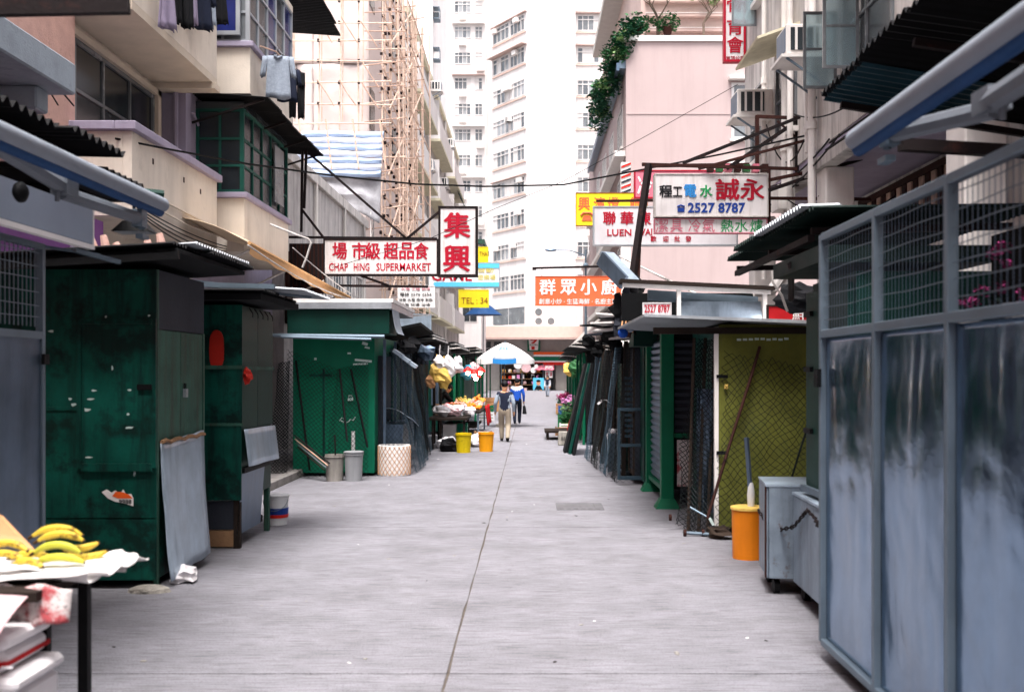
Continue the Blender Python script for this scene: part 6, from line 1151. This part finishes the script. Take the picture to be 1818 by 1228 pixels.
# ---------------------------------------------------------------- foreground table with bananas
TZ = 1.0; D0 = 4.7
t = thing('banana_table', (-2.4, 4.7, 0), 'dark legged table covered in paper carrying bananas, lower left', 'table')
part('top', 'dark_wood', t, (-3.2, -2.04, 4.3, 5.0, TZ-.05, TZ-.01))
for (x, y) in ((-2.02, 4.72), (-2.22, 4.76), (-3.1, 4.9)): part('leg', 'black_iron', t, (x-.022, x+.022, y-.022, y+.022, 0, TZ-.051))
pp = thing('wrapping_paper', (-2.4, 4.7, TZ), 'crumpled white paper spread under the bananas', 'paper')
def pap(x0, x1, y0, y1, z, sd, droop=.0):
    return MB().grid(lambda u, v: (x0+(x1-x0)*u+.03*math.sin(v*17+sd)*(u > .85), y0+(y1-y0)*v, z+.035*noise.noise(Vector((u*6+sd, v*6, 0)))+.05*max(0, u-.7)/.3*math.sin(v*14+sd)*.6+.05*max(0, u-.75)-droop*max(0, .25-v)*2), 24, 20)
pap(-3.0, -1.9, 4.42, 4.95, TZ+.01, 1).build('sheet', 'paper', pp, smooth=True, solid=.003); pap(-2.7, -1.82, 4.55, 4.9, TZ+.035, 4).build('sheet', 'paper', pp, smooth=True, solid=.003)
npg = MB().grid(lambda u, v: (-2.35+.42*u, 4.4+.04*math.sin(u*6)-.03*v, TZ+.0-.26*v*(1-.5*u)+.015*math.sin(u*11)), 12, 8).build('newspaper', 'newsprint', org=(-2.2, 4.4, TZ-.2), smooth=True, solid=.003); tag(npg, 'printed newspaper page hanging off the table edge', 'newspaper')
npg = MB().grid(lambda u, v: (-3.0+.95*u, 4.25-.35*v, TZ-.02-.1*v*v-.08*u*v+.012*math.sin(u*9)), 14, 8).build('newspaper', 'plastic_pink', org=(-2.6, 4.2, TZ-.1), smooth=True, solid=.003); tag(npg, 'pink and white paper spread in front of the bananas', 'newspaper')
def banana(c, L, ang, bend, m, lift, grp, lb, roll=0):
    c = Vector(c); n = 12; pts = []; rs = []
    for i in range(n+1):
        s = i/n-.5; x = s*L; zz = -bend*(1-4*s*s)*math.cos(roll)+bend*.6; yy_ = bend*(1-4*s*s)*math.sin(roll); pts.append(c+Vector((x*math.cos(ang)-yy_*math.sin(ang), x*math.sin(ang)+yy_*math.cos(ang), zz+lift*s))); e = abs(s)*2; rs.append(.0175*(1-.55*max(0, e-.55)/.45) if e < .97 else .008)
    rs[0] = .008; rs[1] = .011; rs[-1] = .007
    t = thing('banana', c, lb, 'banana', grp); MB().tube(pts, rs, 7).build('peel', m, t, smooth=True)
    d = (pts[0]-pts[1]).normalized(); MB().tube([pts[0], pts[0]+d*.025], [.009, .007], 6).build('stalk', 'banana_tip', t); d = (pts[-1]-pts[-2]).normalized(); MB().tube([pts[-1], pts[-1]+d*.008], .007, 6).build('tip', 'banana_tip', t)
for k, (px, py, d, L, a, bnd, m_, lb) in enumerate(((102, 942, 4.75, .26, .1, -.035, 'banana', 'spotted ripe banana on top of the bunch'), (108, 952, 4.7, .24, .05, -.03, 'banana', 'ripe banana just under the spotted top one'), (102, 972, 4.65, .25, .0, -.035, 'banana_green', 'greenish banana in the middle of the bunch'), (106, 992, 4.6, .26, .0, -.025, 'banana_green', 'greenish banana at the front of the bunch'), (140, 970, 4.8, .2, .5, .02, 'banana', 'banana end curling up at the right of the bunch'), (155, 985, 4.75, .2, .35, .02, 'banana', 'banana at the far right of the bunch'), (50, 998, 4.6, .2, -.35, -.02, 'banana', 'banana lying low at the left of the bunch'), (15, 968, 4.7, .24, -.25, -.03, 'banana', 'banana cut by the left picture edge, upper one'), (10, 985, 4.65, .24, -.3, -.02, 'banana', 'banana cut by the left picture edge, lower one'), (55, 985, 4.8, .22, .1, -.02, 'banana', 'banana half hidden behind the bunch'))):
    q = P(px, py, d); banana((q.x, q.y, q.z), L*.82, a, bnd, m_, .0, 'bananas on the table', lb)
t = thing('cardboard_flap', P(30, 950, 4.9), 'cardboard flap standing behind the bananas', 'cardboard'); MB().hexa([P(-60, 960, 4.85), P(62, 975, 4.9), P(62, 975, 4.92), P(-60, 960, 4.87), P(-60, 880, 4.95), P(5, 915, 5.0), P(5, 915, 5.02), P(-60, 880, 4.97)]).build('flap', 'cardboard', t)
for k, (x0, x1, ya, yb, z0_, z1_, lb) in enumerate(((-2.7, -2.03, 4.1, 4.5, .36, .64, 'white foam box at the bottom left, lowest of the stack'), (-2.75, -2.08, 4.12, 4.5, .70, .80, 'white foam lid box with red tape, upper of the stack'))):
    t = thing('foam_box', ((x0+x1)/2, (ya+yb)/2, z0_), lb, 'box'); part('box', 'foam', t, (x0, x1, ya, yb, z0_, z1_), bevel=.03); part('lid', 'foam', t, (x0-.015, x1+.015, ya-.015, yb+.015, z1_-.003, z1_+.055), bevel=.02)
    if k: part('red_tape', 'red_cloth', t, (x0-.003, x1+.003, ya-.004, yb+.004, z0_+.03, z0_+.05))
    for j in range(3): part('rib', 'foam', t, (x0+.1+j*.28, x0+.15+j*.28, ya-.02, ya-.001, z0_+.03, z1_-.06), bevel=.008)
t = thing('crate_base', (-2.3, 3.95, 0), 'dark crate under the white foam boxes', 'crate'); part('base', 'dark_wood', t, (-2.65, -1.95, 4.05, 4.45, 0, .359))
# litter
random.seed(21)
for k in range(46):
    y = 6.8+random.random()**1.7*22; x = random.uniform(-3.0, 1.9); s = random.uniform(.012, .045); o = MB().obox((x, y, .004), (s, s*random.uniform(.3, 1), .004), Matrix.Rotation(random.random()*3, 3, 'Z')).build('litter', ('pail_stone', 'dark_wood', 'paper', 'cement')[k % 4], org=(x, y, 0)); tag(o, 'scrap of litter lying flat on the concrete', 'litter', 'scraps on the concrete')
# ---------------------------------------------------------------- people
def person(loc, yaw, h, joints, cloth, lb, hair_scale=1.0, bag=None):
    """joints: name -> (x, y, z) in units of the standing height, y forward; one skinned body, coloured by region"""
    J = dict(pel=(0, 0, .52), sp=(0, .0, .62), ch=(0, 0, .74), nk=(0, .0, .83), hd0=(0, .01, .885), hd=(0, .015, .945),
             shL=(-.105, 0, .8), elL=(-.135, -.01, .63), wrL=(-.135, .05, .49), shR=(.105, 0, .8), elR=(.135, -.01, .63), wrR=(.135, .05, .49),
             hpL=(-.055, 0, .5), knL=(-.06, .02, .28), anL=(-.06, 0, .045), toL=(-.065, .1, .02), hpR=(.055, 0, .5), knR=(.06, .02, .28), anR=(.06, 0, .045), toR=(.065, .1, .02)); J.update(joints)
    Rd = dict(pel=.085, sp=.08, ch=.088, nk=.034, hd0=.05, hd=.058, shL=.047, elL=.035, wrL=.022, shR=.047, elR=.035, wrR=.022, hpL=.066, knL=.05, anL=.037, toL=.022, hpR=.066, knR=.05, anR=.037, toR=.022)
    E_ = [('pel', 'sp'), ('sp', 'ch'), ('ch', 'nk'), ('nk', 'hd0'), ('hd0', 'hd'), ('ch', 'shL'), ('shL', 'elL'), ('elL', 'wrL'), ('ch', 'shR'), ('shR', 'elR'), ('elR', 'wrR'), ('pel', 'hpL'), ('hpL', 'knL'), ('knL', 'anL'), ('anL', 'toL'), ('pel', 'hpR'), ('hpR', 'knR'), ('knR', 'anR'), ('anR', 'toR')]
    for s in 'LR':
        w = Vector(J['wr'+s]); d = (w-Vector(J['el'+s])).normalized(); sx = -1 if s == 'L' else 1
        J['pm'+s] = tuple(w+d*.035); Rd['pm'+s] = .02; E_.append(('wr'+s, 'pm'+s))
        for f in range(4):
            b0 = Vector(J['pm'+s])+Vector((0, .016-.011*f, 0)); J[f'f{f}a'+s] = tuple(b0+d*.02); J[f'f{f}b'+s] = tuple(b0+d*(.048-.005*abs(f-1))+Vector((-sx*.008, 0, 0))); Rd[f'f{f}a'+s] = .0055; Rd[f'f{f}b'+s] = .0045; E_ += [('pm'+s, f'f{f}a'+s), (f'f{f}a'+s, f'f{f}b'+s)]
        J['th'+s] = tuple(w+d*.03+Vector((-sx*.006, .028, 0))); Rd['th'+s] = .006; E_.append(('wr'+s, 'th'+s))
    names = list(J); me = bpy.data.meshes.new('skeleton'); me.from_pydata([Vector(J[n])*h for n in names], [(names.index(a), names.index(b)) for a, b in E_], []); o = bpy.data.objects.new('skeleton', me); COL.objects.link(o)
    m = o.modifiers.new('skin', 'SKIN'); m.use_smooth_shade = True
    for i, n in enumerate(names): me.skin_vertices[0].data[i].radius = (Rd[n]*h*(1.15 if n in ('ch', 'pel', 'sp') else 1), Rd[n]*h*(.82 if n in ('ch', 'pel', 'sp') else 1)); me.skin_vertices[0].data[i].use_root = n == 'pel'
    m2 = o.modifiers.new('sub', 'SUBSURF'); m2.levels = 2; m2.render_levels = 2
    bpy.context.view_layer.update(); dg = bpy.context.evaluated_depsgraph_get(); body = bpy.data.meshes.new_from_object(o.evaluated_get(dg)); bpy.data.objects.remove(o)
    body.materials.clear(); mats = ['skin']+[c for c in ('top', 'pants', 'sleeve', 'shoe', 'yoke') if c in cloth]; 
    for c in mats: body.materials.append(MATS[cloth.get(c, c)])
    segs = [(Vector(J[a])*h, Vector(J[b])*h, a, b) for a, b in E_]
    for p in body.polygons:
        c = p.center; best = min(segs, key=lambda s_: (c-(s_[0]+(s_[1]-s_[0])*max(0, min(1, (c-s_[0]).dot(s_[1]-s_[0])/max(1e-9, (s_[1]-s_[0]).length_squared))))).length); k = best[3]; u = (c-best[0]).dot(best[1]-best[0])/(best[1]-best[0]).length_squared
        if k[:2] in ('hd', 'pm', 'th') or k[0] == 'f' or (k[:2] == 'nk' and u > .93): r = 'skin'
        elif k[:2] == 'to': r = 'shoe'
        elif k[:2] in ('hp', 'kn', 'an'): r = 'pants'
        elif k[:2] in ('el', 'wr') and (k[:2] == 'wr' or u > .15): r = 'sleeve' if 'sleeve' in mats else 'top'
        elif k == 'sp' and u < .25: r = 'pants' if c.z < J['pel'][2]*h+.0 else 'top'
        else: r = 'yoke' if ('yoke' in mats and c.z > .74*h) else 'top'
        p.material_index = mats.index(r) if r in mats else 0
    t = thing('person', loc, lb, 'person'); t.rotation_euler = (0, 0, yaw); ob = bpy.data.objects.new('body', body); COL.objects.link(ob); ob.parent = t
    hd = (Vector(J['hd'])-Vector((0, .012, -.012)))*h; hb = MB(); hb.blob((0, 0, 0), (.062)*h*hair_scale, 16, 12, .08, (.92, 1.0, 1.0)); hm = hb.build('hair', 'hair', None, smooth=True); hm.parent = t; hm.location = hd
    # nose and ears
    nb = MB(); hc = Vector(J['hd'])*h; nb.blob(hc+Vector((0, .062*h, -.02*h)), .012*h, 8, 6, 0, (.8, 1, 1.3)); nb.blob(hc+Vector((.058*h, .0, -.02*h)), .016*h, 8, 6, 0, (.4, .8, 1.2)); nb.blob(hc+Vector((-.058*h, .0, -.02*h)), .016*h, 8, 6, 0, (.4, .8, 1.2)); f_ = nb.build('face', 'skin', None, smooth=True); f_.parent = t
    return t
q = G(896, 784)
person((q.x, q.y, 0), 0, 1.63, dict(anR=(.05, -.12, .07), knR=(.06, .02, .27), toR=(.05, -.07, .012), anL=(-.05, .1, .045), knL=(-.055, .09, .28), toL=(-.055, .2, .02), elL=(-.155, -.03, .64), wrL=(-.16, .04, .5), elR=(.15, -.04, .64), wrR=(.155, .0, .5), hd=(0, .02, .95)), dict(top='navy_cloth', pants='khaki_cloth', sleeve='grey_cloth', shoe='shoe'), 'person in a dark vest and khaki trousers walking away, nearer the viewer')
q = G(918, 752)
person((q.x, q.y, 0), 0, 1.64, dict(anL=(-.05, -.07, .05), toL=(-.055, .02, .015), anR=(.05, .1, .045), knR=(.055, .08, .28), toR=(.055, .19, .02), wrR=(.15, .02, .5), elR=(.15, -.02, .64)), dict(top='blue_cloth', yoke='white_cloth', sleeve='blue_cloth', pants='navy_cloth', shoe='shoe'), 'person in a white and blue jacket carrying a black bag')
bx_ = q.x+.15*1.64; t = thing('hand_bag', (bx_, q.y+.06, .42), 'black bag held by the person in the blue jacket', 'bag'); MB().hexa([(bx_-.05, q.y-.12, .36), (bx_+.11, q.y-.12, .36), (bx_+.11, q.y+.28, .36), (bx_-.05, q.y+.28, .36), (bx_-.03, q.y-.1, .66), (bx_+.06, q.y-.1, .66), (bx_+.06, q.y+.24, .66), (bx_-.03, q.y+.24, .66)]).build('bag_body', 'black_cloth', t, bevel=.02); MB().tube([(bx_+.01, q.y-.05, .66), (bx_+.01, q.y+.02, .77), (bx_+.01, q.y+.1, .77), (bx_+.01, q.y+.18, .66)], .012, 6).build('handle', 'black_cloth', t)
person((-2.95, 32.4, 0), -1.35, 1.62, dict(sp=(0, .05, .61), ch=(0, .14, .71), nk=(0, .21, .78), hd0=(0, .24, .82), hd=(0, .28, .86), shL=(-.105, .17, .77), shR=(.105, .17, .77), elL=(-.13, .26, .64), elR=(.13, .26, .64), wrL=(-.08, .38, .6), wrR=(.08, .38, .6)), dict(top='black_cloth', pants='navy_cloth', shoe='shoe'), 'vendor in dark clothes leaning over the fruit table')
q = G(972, 704)
person((q.x, q.y, 0), 2.9, 1.62, dict(anL=(-.05, .06, .045), anR=(.05, -.06, .05), toL=(-.05, .16, .02), toR=(.05, .03, .015)), dict(top='navy_cloth', sleeve='white_cloth', pants='grey_cloth', shoe='shoe'), 'small distant person in a dark top near the shop')
flush_texts()
